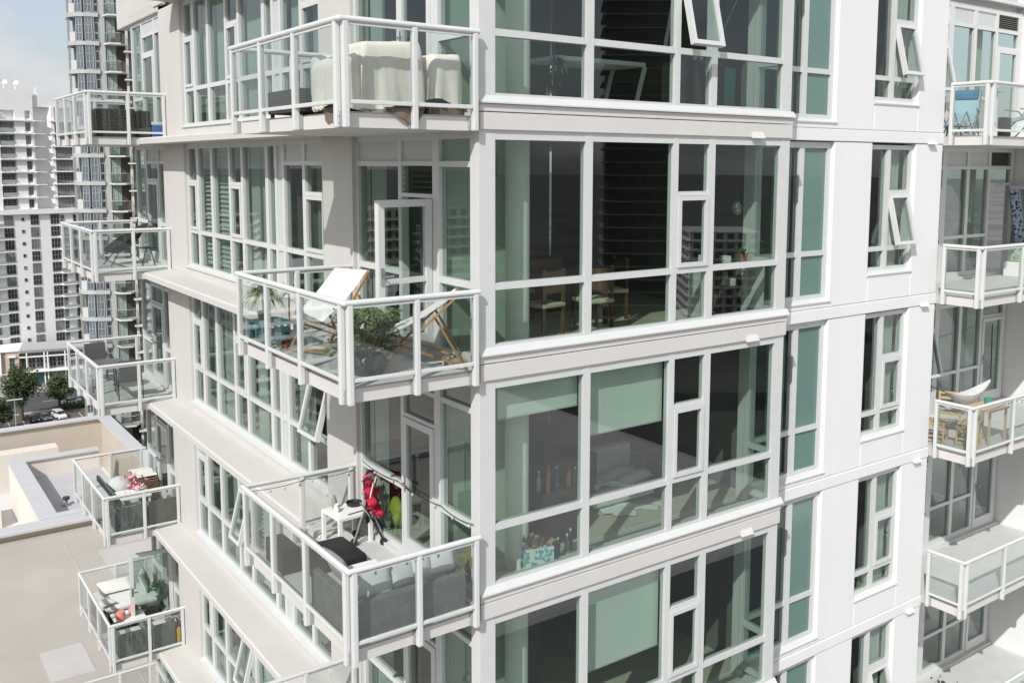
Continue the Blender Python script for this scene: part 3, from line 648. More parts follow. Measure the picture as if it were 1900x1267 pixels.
# ================================================================ INSIDE THE ROOMS
cloth = translucify(mat('drape_cloth', (.70,.74,.69), .9, .03, 2), .45); olive = translucify(mat('sunlit_wall_olive', (.36,.42,.27), .9, .03, 2), .4); shadem = mat('roller_shade_cloth', (.78,.80,.76), .9, .02); blindm = mat('blind_slat', (.55,.57,.56), .6, .02)
wood = mat('brown_wood', (.14,.075,.04), .5, .2, 6); seatm = mat('cream_seat', (.60,.55,.42), .8); leafd = mat('house_plant_leaf', (.05,.10,.035), .5, .3, 9); pot_t = mat('terracotta', (.42,.17,.08), .8)
wht = mat('white_object', (.78,.78,.76), .5, .02); blk = mat('black_object', (.02,.02,.022), .45, .05); counter = mat('dark_counter', (.05,.045,.042), .3, .1); bed = mat('white_bedding', (.68,.70,.70), .9, .05, 5)
PL = ['top storey', 'second storey down', 'third storey down', 'fourth storey down', 'fifth storey down', 'lowest storey in view']
def drape(y0, y1, k, side='x', pos=.46, label='', z0=.14, z1=2.82, n=None, amp=.035, per=.11, m=None):
    z = zf(k); L_ = y1-y0; n = n or max(6, int(L_/per*6)); mb = MB()
    ph = random.random()*6
    def fn(u, v):
        s_ = y0+u*L_; d = amp*sin(s_/per*2*pi+ph)*(1+.15*sin(7*u)); zz = z+z0+(z1-z0)*v
        return (pos+d, s_, zz) if side == 'x' else (s_, pos+d, zz)
    mb.grid(fn, n, 2); return obj('curtain', mb, m or cloth, smooth=True, label=label, cat='curtain', fix=False, group='drapes hanging behind the glass')
random.seed(21)
for k, spans in {0: ((5.5,6.0,'sixth'),(6.9,8.2,'middle wide'),(9.0,9.9,'third'),(11.05,11.5,'farthest')), 1: ((6.9,7.6,'middle wide'),(8.4,8.75,'narrow middle'),(9.2,9.9,'third'),(11.05,11.5,'farthest')), 2: ((7.6,8.1,'middle wide'),(5.5,6.0,'near'),(9.3,9.7,'third'),(10.1,10.7,'second')), 3: ((9.2,9.7,'third'),(10.2,10.6,'second')), 4: ((8.6,9.3,'third'),(10.3,10.8,'second'))}.items():
    for y0, y1, w in spans: drape(y0, y1, k, label='pale green drape behind the %s pane of the left facade, %s' % (w, PL[k]))
for k, y0, y1, w, mm in ((0,7.05,8.1,'wide middle',None),(0,10.15,10.8,'second from far',None),(1,5.36,5.75,'near tall',olive),(1,4.7,5.15,'nearest narrow',olive),(1,7.7,8.15,'wide middle',None),(1,6.58,6.85,'slim',None),(2,7.05,7.5,'wide middle',None),(2,9.8,9.95,'third from far',None),(2,5.4,5.48,'near tall',olive),(2,11.05,11.5,'farthest narrow',None),(2,6.58,6.8,'slim',None),(3,8.98,9.15,'third from far',None),(3,11.05,11.5,'farthest narrow',None),(0,6.58,6.85,'slim',None),(0,4.8,5.2,'nearest narrow',None)):
    drape(y0, y1, k, m=mm, label='drawn %s drape, %s left facade pane, %s' % ('olive sunlit-wall stand-in' if mm else 'pale', w, PL[k]))  # drapes added to brighten the panes; olive ones stand in for a sunlit wall
for k in (0,1,2,3): drape(2.75, 3.15, k, label='pale drape gathered beside the beige pillar next to the balcony door, %s' % PL[k])
for k in (0,1,2,3,4): drape(15.3, 15.9, k, label='grey drape behind the far balcony glazing, %s' % PL[k])
for k in (0,1,2,3,4): drape(9.5, 9.9, k, 'y', .80, label='pale drape at the right of the narrow window in the white wall, %s' % PL[k], z1=2.8, z0=.65)
for k in (0,1,2,3): drape(6.45, 6.9, k, 'y', .80, label='cream drape in the dark slot beside the green glass panel, %s' % PL[k], z1=2.8, z0=.3)
for k in (0,1,2,3,4): drape(14.2, 14.75, k, 'y', 2.05, label='white drape behind the recessed right balcony glazing, %s' % PL[k], z0=.2)
def shade(x0, x1, zb, zt, label):
    mb = MB().quad((x0,.2,zb),(x1,.2,zb),(x1,.2,zt),(x0,.2,zt)); o = obj('roller_shade', MB().box(x0,x1,.198,.202,zb,zt), shadem, label=label, cat='roller shade')
    obj('hem_bar', MB().box(x0,x1,.192,.208,zb-.02,zb-.001), alu, o); obj('roller', MB().tube((x0,.21,zt+.03),(x1,.21,zt+.03),.028), alu, o)
shade(.66,1.93,-3.66,-3.2,'pale roller shade lowered a little over the left pane of the third corner bay down')
shade(2.06,3.47,-4.11,-3.2,'pale roller shade half lowered over the second pane of the third corner bay down')
shade(2.06,3.47,-7.466,-6.2,'pale roller shade half lowered in the bottom corner bay')
def blind(k, y0, y1, label):
    t = thing('slatted_blind', label, 'blind', (.42,y0,zf(k)+.35), off=(.42,y0,zf(k)+.35)); m = MB()
    for i in range(26):
        z = zf(k)+.4+i*.093; m.quad((.40,y0,z),(.40,y1,z),(.45,y1,z+.045),(.45,y0,z+.045))
    obj('slats', m, blindm, t, fix=False, kind='stuff'); obj('head_rail', MB().box(.39,.46,y0,y1,zf(k)+2.78,zf(k)+2.83), alu, t)
blind(1, 9.1, 11.0, 'white slatted blind behind the far left panes one storey below the top'); blind(3, 5.8, 8.0, 'slatted blind seen through the balcony glass of the third storey balcony'); blind(4, 6.9, 9, 'slatted blind behind the lowest left facade panes')
blind(1, 6.3, 6.9, 'short slatted blind behind the narrow near panes one storey below the top')
# dining set, second storey
def dchair(label, loc, rz):
    t = thing('dining_chair', label, 'chair', loc, rz, group='dining chairs behind the corner bay glass')
    obj('seat', MB().bev(-.22,.22,-.22,.22,.42,.48,.02), seatm, t)
    for x in (-.19,.19):
        obj('leg', MB().box(x-.02,x+.02,.17,.21,0,.42), wood, t); obj('leg', MB().box(x-.02,x+.02,-.21,-.17,0,.95), wood, t)
    obj('backrest', MB().box(-.17,.17,-.205,-.175,.62,.92), wood, t)
t = thing('dining_table', 'dark wooden dining table behind the second storey corner bay glass', 'table', (2.6,1.7,-2.88)); obj('table_top', MB().bev(-.85,.85,-.45,.45,.70,.75,.01), wood, t)
for x in (-.75,.75):
    for y in (-.38,.38): obj('leg', MB().box(x-.03,x+.03,y-.03,y+.03,0,.70), wood, t)
dchair('cream seated dining chair nearest the round column, second storey', (2.0,1.05,-2.88), R(10)); dchair('cream seated dining chair right of the one by the column', (2.85,1.0,-2.88), R(-6)); dchair('dining chair at the right end of the dark table', (3.75,1.7,-2.88), R(80)); dchair('dining chair on the far side of the dark table', (2.5,2.45,-2.88), R(180))
# plants
def spiky(mb, c, n, L_, w, droop=.5, up=.7, seed=0):
    rr = random.Random(seed)
    for i in range(n):
        a = rr.uniform(0, 2*pi); e = rr.uniform(-.2, 1.3)*up; l = L_*rr.uniform(.6,1.0); d = Vector((cos(a)*cos(e), sin(a)*cos(e), sin(e))); s_ = Vector((-sin(a), cos(a), 0))
        p = [Vector(c)]; 
        for q in (.35,.7,1.0): p.append(Vector(c)+d*l*q+Vector((0,0,-droop*l*q*q)))
        ws = (w*.5, w, w*.8, .001)
        for j in range(3): mb.quad(p[j]-s_*ws[j], p[j]+s_*ws[j], p[j+1]+s_*ws[j+1], p[j+1]-s_*ws[j+1])
    return mb
def potted(name, label, cat, loc, potr, poth, potm, leafmb, lm, extra=()):
    t = thing(name, label, cat, loc); obj('pot', MB().lathe([(.01,0),(potr*.72,0),(potr,poth),(potr*.9,poth),(potr*.85,poth*.85),(.01,poth*.85)], n=18), potm, t, smooth='auto')
    for n, mb, m in extra: obj(n, mb, m, t, smooth='auto')
    obj('leaves', leafmb, lm, t, fix=False); return t
potted('house_plant', 'orchid like plant in a terracotta pot on the shelf behind the right pane, second storey', 'plant', (5.35,.42,-1.985), .07, .13, pot_t, spiky(MB(), (0,0,.12), 16, .26, .02, .5, 1.1, 3), leafd)
t = thing('glass_shelf', 'shelf on the sill line carrying small pots behind the right pane', 'shelf', (5.0,.42,-2.0)); obj('board', MB().box(-.75,.75,-.14,.14,-.03,0), wht, t)
for x in (-.7,.7): obj('bracket', MB().box(x-.01,x+.01,-.12,.12,-.88,-.03), alu, t)
for i, (x, w, h, l) in enumerate(((4.45,.05,.16,'tall white cup left of the leafy pot on the shelf'),(4.95,.065,.12,'white square pot between the plants on the shelf'))):
    obj('white_pot', MB().bev(x-w,x+w,.36,.36+2*w,-1.985,-1.985+h,.01), wht, label=l, cat='pot')
potted('house_plant', 'dark leafy plant between the white pots on the shelf', 'plant', (4.7,.42,-1.985), .06, .1, blk, spiky(MB(), (0,0,.1), 40, .2, .03, .4, 1.2, 9), leafd)
t = thing('pendant_lamp', 'clear glass pendant hanging behind the right pane, second storey', 'lamp', (5.15,.4,-1.15)); obj('bulb', MB().ball((0,0,0),(.07,.07,.11),8,12), glass('clear_pendant_glass', (.8,.85,.82), .25), t, smooth=True); obj('cord', MB().tube((0,0,.1),(0,0,.9),.006,n=5), blk, t)
t = thing('shelf_unit', 'dark open shelf unit standing behind the lower right pane, second storey', 'shelf', (5.5,.95,-2.88))
for z in (.08,.42,.76): obj('shelf', MB().box(-.3,.3,-.16,.16,z,z+.03), wood, t)
for x in (-.29,.29):
    for y in (-.15,.15): obj('leg', MB().box(x-.015,x+.015,y-.015,y+.015,0,.82), wood, t)
obj('white_pot', MB().bev(5.55,5.68,.85,.98,-2.425,-2.30,.02), wht, label='white pot on the middle board of the dark shelf unit', cat='pot')
t = thing('toy_figure', 'small white and blue bird figurine with orange feet on the sill of the small casement', 'figurine', (4.24,.09,-1.925)); obj('feet', MB().ball((0,0,.03),(.07,.06,.03)), mat('orange_plastic', (.75,.28,.04), .5), t, smooth=True); obj('body', MB().ball((0,0,.11),(.05,.05,.07)), mat('blue_plastic', (.10,.14,.32), .4), t, smooth=True); obj('head', MB().ball((0,0,.2),(.038,.04,.042)), wht, t, smooth=True)
obj('red_bag', MB().ball((3.0,2.9,-1.9),(.16,.1,.11),6,10,.08), mat('red_cloth', (.45,.05,.03), .8), label='red bundle on a shelf deep in the second storey room', cat='bag', smooth=True)
obj('red_bag_shelf', MB().box(2.5,3.6,2.7,3.2,-2.88,-2.0), wood, label='dark cabinet deep in the second storey room', cat='cabinet')
# top storey bay
mb = MB(); 
for i, (dx, h) in enumerate(((0,1.15),(.12,.8),(-.1,.55))): spiky(mb, (dx*1.2, dx*.6, h), 34, .30, .018, .8, 1.1, i+2)
potted('dracaena_plant', 'tall dragon plant with three tufts behind the left pane of the top corner bay', 'plant', (2.35,1.3,.12), .16, .26, wht, mb, leafd, [('stem', MB().tube((0,0,.2),(0,0,1.15),.015).tube((0,0,.2),(.14,.07,.8),.015).tube((0,0,.2),(-.12,-.06,.55),.015), bark)])
t = thing('white_table', 'white angular table frame behind the second pane of the top corner bay', 'table', (3.4,1.9,.12)); obj('top', MB().box(-.85,.85,-.4,.4,.86,.92), wht, t)
for x, dx in ((-.85,-.25),(.85,-.25)): obj('leg', MB().tube((x,-.38,.86),(x+dx,-.38,0),.035,n=4), wht, t); obj('leg', MB().tube((x,.38,.86),(x+dx,.38,0),.035,n=4), wht, t)
obj('teal_board', MB().bev(5.1,5.6,.9,.94,.12,1.0,.005), mat('teal_board_paint', (.10,.26,.26), .5), label='teal board leaning behind the right pane of the top corner bay', cat='board')
for i, x in enumerate((4.5,4.62,4.8)): obj('glass_cup', MB().lathe([(.02,0),(.03,.1),(.032,.13)], (x,.7,1.02), 10), wht, label='white cup on the dark counter of the top bay, number %s from the column' % ('one','two','three')[i] if False else ['white cup at the left of the dark top bay counter','white cup in the middle of the dark top bay counter','white cup at the right of the dark top bay counter'][i], cat='cup')
obj('kitchen_counter', MB().bev(4.3,4.98,.55,1.2,.12,1.018,.01), counter, label='dark counter behind the small casement of the top corner bay', cat='counter')
# third storey bay
obj('kitchen_counter', MB().bev(1.9,3.5,1.65,2.3,-5.88,-4.98,.01), counter, label='dark kitchen counter behind the second pane of the third storey bay', cat='counter')
obj('kitchen_counter', MB().bev(1.85,2.6,.9,1.5,-5.88,-5.1,.01), counter, label='low dark cabinet with bottles behind the left pane of the third storey bay', cat='cabinet')
bg_ = [mat('green_bottle', (.02,.06,.03), .1), mat('amber_bottle', (.2,.08,.02), .1), mat('clear_bottle', (.35,.42,.42), .08), mat('red_bottle_top', (.5,.04,.03), .4), mat('blue_bottle', (.05,.16,.25), .1)]
def bottle(x, y, z, h, m, label):
    t = thing('bottle', label, 'bottle', (x,y,z)); obj('glass', MB().lathe([(.001,0),(.034,0),(.036,h*.55),(.013,h*.75),(.013,h*.9)], n=10), m, t, smooth='auto'); obj('cap', MB().lathe([(.015,h*.9),(.015,h),(.001,h)], n=8), bg_[3] if h > .3 else wht, t)
for i, (x, h, m, l) in enumerate(((1.93,.3,2,'leftmost clear bottle on the dark cabinet'),(2.02,.34,1,'tall amber bottle with red cap on the dark cabinet'),(2.1,.26,0,'short green bottle right of the amber one'),(2.19,.33,2,'tall clear bottle with red cap in the middle of the cabinet'),(2.3,.28,4,'blue bottle on the dark cabinet'),(2.4,.35,1,'tallest amber bottle, right of the blue bottle'),(2.5,.27,0,'rightmost green bottle on the dark cabinet'))): bottle(x+.02*sin(i*37), 1.05+.11*sin(i*23.7), -5.1, h, bg_[m], l)
for i, (x, y, h, m, l) in enumerate(((1.85,.55,.27,4,'blue bottle on the floor right of the printed white box'),(1.95,.62,.24,4,'short blue bottle next to the blue one on the floor'),(2.08,.58,.28,2,'clear bottle on the floor by the second mullion'),(2.2,.66,.3,0,'green bottle on the floor by the second mullion'))): bottle(x, y, -5.88, h, bg_[m], l)
blue_print = bpy.data.materials.new('white_box_blue_print'); blue_print.use_nodes = True; t_ = blue_print.node_tree; b_ = t_.nodes['Principled BSDF']; vo = N(t_, 'ShaderNodeTexNoise'); vo.inputs['Scale'].default_value = 14; rp_ = N(t_, 'ShaderNodeValToRGB'); rp_.color_ramp.elements[0].position = .5; rp_.color_ramp.elements[0].color = (.75,.77,.75,1); rp_.color_ramp.elements[1].position = .55; rp_.color_ramp.elements[1].color = (.12,.42,.52,1)
ge_ = N(t_, 'ShaderNodeNewGeometry'); t_.links.new(ge_.outputs['Position'], vo.inputs['Vector']); t_.links.new(vo.outputs['Fac'], rp_.inputs[0]); t_.links.new(rp_.outputs[0], b_.inputs['Base Color'])
t = thing('gift_box', 'white box with blue print and brown paper on the floor behind the left pane', 'box', (1.43,.42,-5.88), R(-14)); obj('box', MB().box(-.2,.2,-.14,.14,0,.33), blue_print, t)
m = MB(); rr = random.Random(3)
for i in range(24):
    p = Vector((rr.uniform(-.17,.17), rr.uniform(-.11,.11), .33+rr.uniform(-.02,.09))); a = Vector((rr.gauss(0,1),rr.gauss(0,1),rr.gauss(0,1))).normalized()*.06; b = a.orthogonal(); m.quad(p-a,p-b,p+a,p+b)
obj('packing_paper', m, mat('brown_paper', (.35,.22,.15), .9), t, fix=False)
obj('pillar_candle', MB().lathe([(.001,0),(.045,0),(.045,.2),(.001,.2)], (1.13,.42,-5.88), 14), wht, label='white pillar candle on the floor left of the printed box', cat='candle', smooth='auto')
m = MB(); rr = random.Random(8)
m.grid(lambda u, v: (3.4+1.35*u, 1.55+.7*v, -5.88+.34+.06*sin(9*u+3*v)+.05*sin(17*v+5*u)), 26, 14)
bb = obj('bed_sheet', m, bed, label='heap of white bedding on a low sofa behind the second pane, third storey', cat='bedding', smooth=True, fix=False)
t = thing('low_sofa', 'pale low sofa under the heap of bedding, third storey', 'sofa', (4.05,1.95,-5.88)); obj('seat', MB().bev(-.7,.7,-.42,.42,.05,.27,.05), bed, t); obj('backrest', MB().bev(-.7,.7,.3,.5,.275,.72,.06), bed, t)
m = MB()
for i in range(9):
    p = Vector((rr.uniform(3.5,4.5), rr.uniform(1.2,1.5), -5.872+.004*i)); a = rr.uniform(0,3); u_ = Vector((cos(a),sin(a),0))*.11; w_ = Vector((-sin(a),cos(a),0))*.15; m.quad(p-u_-w_,p+u_-w_,p+u_+w_,p-u_+w_)
obj('papers', m, wht, label='white papers scattered on the floor in front of the low sofa', cat='paper', fix=False)
obj('blue_box', MB().bev(4.62,5.0,1.45,1.75,-5.88,-5.25,.01), mat('navy_box', (.012,.018,.05), .6), label='navy box behind the lower small pane of the third storey bay', cat='box')
obj('dark_panel', MB().bev(1.8,2.4,1.6,1.7,-8.88,-6.2,.01), mat('brown_panel', (.11,.095,.085), .7), label='tall brown cupboard door behind the left pane of the bottom bay', cat='cupboard')
obj('round_bin', MB().lathe([(.001,0),(.1,0),(.12,.28)], (4.6,.5,-2.88), 14), wht, label='white bin behind the small lower pane, second storey', cat='bin', smooth='auto')
# ================================================================ THINGS ON THE BALCONIES
teak = mat('teak_wood', (.36,.20,.085), .55, .2, 14); sling = translucify(mat('white_sling_cloth', (.90,.90,.89), .9, .01), .25); canvas = mat('cream_cover_cloth', (.78,.735,.66), .95, .06, 3, .3, 200)
def weave(name, col, sc=60):
    m = mat(name, col, .7, .15, 9); t = m.node_tree; b = t.nodes['Principled BSDF']; w = N(t, 'ShaderNodeTexWave', bands_direction='Z'); w.inputs['Scale'].default_value = sc/6; w.inputs['Distortion'].default_value = .6
    ge = N(t, 'ShaderNodeNewGeometry'); t.links.new(ge.outputs['Position'], w.inputs['Vector']); bp = N(t, 'ShaderNodeBump'); bp.inputs['Strength'].default_value = .7; bp.inputs['Distance'].default_value = .02; t.links.new(w.outputs['Fac'], bp.inputs['Height']); t.links.new(bp.outputs[0], b.inputs['Normal']); return m
wick = weave('dark_wicker', (.075,.066,.058)); wickg = mat('grey_wicker', (.135,.145,.135), .8, .22, 7, .5, 70); wickb = weave('brown_wicker', (.15,.095,.055))
cush = mat('grey_cushion', (.50,.52,.51), .95, .04, 6, .3, 150); cushw = mat('white_cushion', (.66,.66,.63), .95, .03, 6, .3, 150); brownc = mat('brown_cloth_lining', (.16,.12,.09), .9, .1)
cushp = mat('pale_grey_cushion', (.40,.43,.42), .95, .06, 6, .3, 150)
def pillow(c, a, b, h, rz=0, tilt=0, ax='X'):
    m = MB(); 
    def fn(s_):
        def g_(u, v):
            x = 2*u-1; y = 2*v-1; e = (1-x*x)**.5*(1-y*y)**.5 if abs(x) < 1 and abs(y) < 1 else 0
            k = 1-.10*(1-abs(x))*0; return (a*x*(1-.08*(1-y*y)), b*y*(1-.08*(1-x*x)), s_*h*e**.7)
        return g_
    m.grid(fn(1), 12, 12); m.grid(fn(-1), 12, 12); return m.xf(Matrix.Translation(c) @ Matrix.Rotation(rz, 4, 'Z') @ Matrix.Rotation(tilt, 4, ax))
def cover(x0, x1, y0, y1, z0, z1, seed=0, flare=.06, slope=0, nf=9, ragged=.04):
    """a cloth thrown over a boxy thing: folded skirt and a sagging top"""
    rr = random.Random(seed); ph = [rr.uniform(0,6) for _ in range(4)]; m = MB(); per = []
    r = .08; P_ = []
    for cx, cy, a0 in ((x1-r,y0+r,-pi/2),(x1-r,y1-r,0),(x0+r,y1-r,pi/2),(x0+r,y0+r,pi)):
        for i in range(5): a = a0+pi/2*i/4; P_.append((cx+r*cos(a), cy+r*sin(a), cos(a), sin(a)))
    P2 = []
    for i in range(len(P_)):
        a = P_[i]; b = P_[(i+1) % len(P_)]; d = sqrt((a[0]-b[0])**2+(a[1]-b[1])**2); n = max(1, int(d/.035))
        for j in range(n): t = j/n; P2.append(tuple(a[q]*(1-t)+b[q]*t for q in range(4)))
    n = len(P2); NV = 12
    for v in range(NV+1):
        f = v/NV
        for i, (x, y, nx, ny) in enumerate(P2):
            t = i/n*2*pi; am = (.020*sin(nf*t+ph[0]+1.6*sin(2*t+ph[3]))+.013*sin(nf*2.7*t+ph[1]+2*f)*(1+sin(3*t))+.006*sin(nf*6.1*t+ph[2]+5*f))*f+flare*f*(.6+.5*sin(2*t+ph[2]))
            top = z1+slope*(x-x0)/(x1-x0); zb = z0+ragged*(1+sin(3*t+ph[2]))
            rnd = .03*(1-min(1, f*6))**2
            m.v.append((x+nx*(am-rnd), y+ny*(am-rnd), top*(1-f)+zb*f-0.0))
    for v in range(NV):
        for i in range(n): j = (i+1) % n; m.f.append((v*n+i, v*n+j, (v+1)*n+j, (v+1)*n+i))
    cx, cy = (x0+x1)/2, (y0+y1)/2; b0 = len(m.v)
    for s_ in (.66,.33):
        for i, (x, y, nx, ny) in enumerate(P2): m.v.append((cx+(x-cx)*s_, cy+(y-cy)*s_, z1+slope*((cx+(x-cx)*s_)-x0)/(x1-x0)+.015*sin(5*i/n*2*pi+ph[3])))
    m.v.append((cx, cy, z1+slope*.5+.01)); c = len(m.v)-1
    for i in range(n):
        j = (i+1) % n; m.f += [(i, b0+i, b0+j, j), (b0+i, b0+n+i, b0+n+j, b0+j), (b0+n+i, c, b0+n+j)]
    return m
# --- top storey corner balcony: covered furniture
t = thing('covered_chair', 'big cream cloth cover over furniture beside the balcony corner post, top balcony', 'furniture cover', (-.75,.5,.05), off=(-.75,.5,.05)); obj('cover', cover(-1.13,-.36,.18,.85,.09,.82,3,.03,.05,9), canvas, t, smooth=True, fix=False); obj('hanging_flap', MB().grid(lambda u, v: (-.98+.50*u+.03*sin(9*v), -.035-.03*sin(u*pi)*v-.012*sin(14*u+3*v), .11-.17*v*(sin(pi*u**1.5)**.8)*(1+.15*sin(11*u))), 10, 5), brownc, t, fix=False, smooth=True)
t = thing('covered_table', 'smaller cream cloth cover with folded corners at the right end of the top balcony', 'furniture cover', (0,.5,.05), off=(0,.5,.05)); obj('cover', cover(-.27,.16,.16,.85,.14,.74,7,.05,.02,7,.05), canvas, t, smooth=True, fix=False); obj('lining', cover(-.25,.14,.18,.83,.05,.2,8,.03,0,7,0), brownc, t, smooth=True, fix=False)
t = thing('covered_armchair', 'white cloth over a round backed armchair left of the balcony corner, top balcony', 'furniture cover', (-1.1,1.3,.05), off=(-1.1,1.3,.05)); obj('cover', cover(-1.37,-.85,.25,1.05,.07,.62,11,.03,.2,8), canvas, t, smooth=True, fix=False); obj('back', MB().bev(-1.3,-.75,1.0,1.25,.2,.75,.1), cushw, t, smooth=True); obj('hanging_flap', MB().grid(lambda u, v: (-1.43+.02*v-.03*v*sin(pi*u)-.01*sin(13*u), .12+.5*u, .10-.19*v*sin(pi*u**.6)*(1+.15*sin(12*u))), 10, 5), brownc, t, fix=False, smooth=True)
t = thing('wicker_bench', 'dark woven bench box on the left side of the top balcony', 'bench', (-1.1,2.0,.05), off=(-1.1,2.0,.05)); obj('body', MB().bev(-1.38,-.9,1.35,2.35,.1,.38,.02), wick, t); obj('body', MB().bev(-.88,-.5,2.2,2.8,.1,.40,.02), wick, t)
for x in (-1.34,-.94):
    for y in (1.4,2.3): obj('leg', MB().box(x-.02,x+.02,y-.02,y+.02,.05,.1), wick, t)
# --- second storey corner balcony
def deck_chair(label, loc, rz, zt=1.0, zl=.43):
    t = thing('deck_chair', label, 'deck chair', loc, rz); w = .29
    def bar(a, b, y, n='frame_rail', th=.019): obj(n, MB().tube((a[0],y,a[1]),(b[0],y,b[1]),th,n=4), teak, t)
    for s_ in (-1,1): bar((-.42,zt),(.50,.03), s_*w); bar((.47,zl-.01),(-.52,.04), s_*(w-.045)); bar((-.16,zt*.72),(-.50,.06), s_*(w+.04), 'prop')
    obj('top_bar', MB().box(-.45,-.405,-w-.03,w+.03,zt-.012,zt+.02), teak, t); obj('front_bar', MB().tube((.48,-w,zl),(.48,w,zl),.016,n=6), teak, t); obj('foot_bar', MB().box(.44,.49,-w,w,.04,.07), teak, t); obj('back_bar', MB().tube((-.5,-w-.05,.06),(-.5,w+.05,.06),.016,n=6), teak, t)
    def fn(u, v): return (-.41+.89*u, (-w+.01)+(2*w-.02)*v, zt+.022+(zl-zt)*u-.05*sin(pi*u)**1.1)
    obj('sling', MB().grid(fn, 16, 3), sling, t, smooth=True, fix=False)
deck_chair('white sling deck chair facing the left rail, back towards the beige pillar', (-.62,2.25,-2.95), R(205))
deck_chair('white sling deck chair at the right end, seen from the side behind the leafy shrub', (-.22,.52,-2.95), R(150), .90, .40)
obj('wooden_block', MB().bev(.0,.24,.22,.40,-2.95,-2.86,.02), mat('rough_wood', (.42,.33,.22), .9, .2, 20, .5, 60), label='rough wooden block on the deck behind the right deck chair', cat='wood block')
rr = random.Random(5); jm = MB(); br = MB(); jade = mat('jade_leaf', (.095,.145,.045), .45, .45, 12, spec=.5)
for i in range(34):
    a = rr.uniform(0, 2*pi); e = Vector((cos(a)*rr.uniform(.04,.44), sin(a)*rr.uniform(.04,.42), rr.uniform(.34,.74))); mid = Vector((e.x*.35, e.y*.35, .30)); br.tube((0,0,.16), mid, .02, .014, 6); br.tube(mid, e, .013, .006, 5)
    for j in range(46):
        p = e+Vector((rr.gauss(0,.06), rr.gauss(0,.06), rr.gauss(0,.05))); u_ = Vector((rr.gauss(0,1), rr.gauss(0,1), rr.gauss(0,.5))).normalized()*rr.uniform(.026,.042); w_ = u_.orthogonal().normalized()*rr.uniform(.015,.022); jm.quad(p-u_, p-w_, p+u_, p+w_)
t = thing('jade_plant', 'bushy small leaved shrub in a dark round bowl inside the balcony corner', 'plant', (-.93,.55,-2.95)); obj('bowl', MB().lathe([(.01,0),(.16,0),(.235,.1),(.235,.17),(.19,.235),(.17,.235),(.2,.17),(.01,.16)], n=24), mat('dark_glazed_bowl', (.045,.055,.06), .35, .1), t, smooth='auto'); obj('stems', br, mat('jade_stem', (.20,.14,.10), .8), t); obj('leaves', jm, jade, t, fix=False, kind='stuff')
t = thing('teal_stand', 'weathered teal lattice plant stand by the far left balcony post', 'plant stand', (-1.17,2.95,-2.95), R(8)); tm = mat('teal_paint', (.07,.19,.20), .6, .2, 20)
obj('top', MB().box(-.2,.2,-.28,.28,.30,.33), tm, t)
for x in (-.19,.19):
    for y in (-.27,-.09,.09,.27): obj('slat', MB().box(x-.012,x+.012,y-.03,y+.03,0,.30), tm, t)
for y in (-.27,.27): obj('slat', MB().box(-.1,.1,y-.01,y+.01,.03,.28), tm, t)
yl = mat('yucca_leaf', (.20,.31,.07), .5, .35, 9)
potted('yucca_plant', 'green spiky yucca on the teal stand at the far left post', 'plant', (-1.25,3.05,-2.62), .09, .12, blk, spiky(MB(), (0,0,.42), 150, .36, .018, .7, 1.1, 4), yl, [('stem', MB().tube((0,0,.1),(0,0,.42),.018), bark)])
potted('yucca_plant', 'thinner dry spiky plant right of the green yucca', 'plant', (-1.02,2.72,-2.95), .10, .2, blk, spiky(MB(), (0,0,.72), 26, .26, .009, .3, 1.0, 6), mat('dry_leaf', (.25,.21,.16), .8), [('stem', MB().tube((0,0,.15),(0,0,.72),.01), bark)])
potted('small_pot_plant', 'tiny reddish succulent in a clay pot in front of the teal stand', 'plant', (-1.22,2.42,-2.95), .07, .1, pot_t, spiky(MB(), (0,0,.1), 22, .09, .014, .1, 1.0, 7), mat('reddish_leaf', (.25,.10,.10), .7))
obj('drain_hose', MB().path([(.2,.5,-2.85),(.05,.48,-2.86),(.02,.42,-2.94),(-.06,.36,-2.94)], .012, 6), wht, label='white drain hose running from the door curb onto the deck, second storey', cat='hose')
# --- third storey corner balcony
t = thing('white_side_table', 'white square side table below the beige pillar on the third storey balcony', 'table', (-.14,2.93,-5.95), R(4)); obj('table_top', MB().bev(-.27,.27,-.27,.27,.41,.455,.006), wht, t)
for x in (-.245,.245):
    for y in (-.245,.245): obj('leg', MB().box(x-.025,x+.025,y-.025,y+.025,0,.41), wht, t)
obj('iron_pan', MB().lathe([(.01,0),(.1,0),(.12,.05),(.11,.05),(.1,.015),(.01,.012)], (.03,3.05,-5.494), 18), blk, label='black iron pan on the white side table', cat='pan', smooth='auto'); obj('small_jug', MB().lathe([(.01,0),(.035,0),(.045,.05),(.028,.1),(.034,.12)], (-.3,2.93,-5.494), 12), wht, label='small white jug on the left edge of the side table', cat='jug', smooth='auto'); obj('pen_tool', MB().tube((-.22,2.72,-5.486),(.03,2.76,-5.486),.008,n=6), blk, label='thin dark tool lying on the front edge of the side table', cat='tool')
obj('garden_vase', MB().lathe([(.001,0),(.03,0),(.045,.1),(.02,.2)], (-.27,3.08,-5.494), 12), mat('stone_grey', (.3,.28,.25), .8), label='grey vase leaning post side on the side table', cat='vase', smooth='auto')
red = mat('red_stroller_cloth', (.62,.03,.07), .8, .1, 8); steel = mat('bright_steel', (.5,.5,.5), .3, metal=.7)
t = thing('folded_stroller', 'folded pushchair with red seat cloth leaning at the balcony door wall', 'stroller', (.10,2.72,-5.95), R(60))
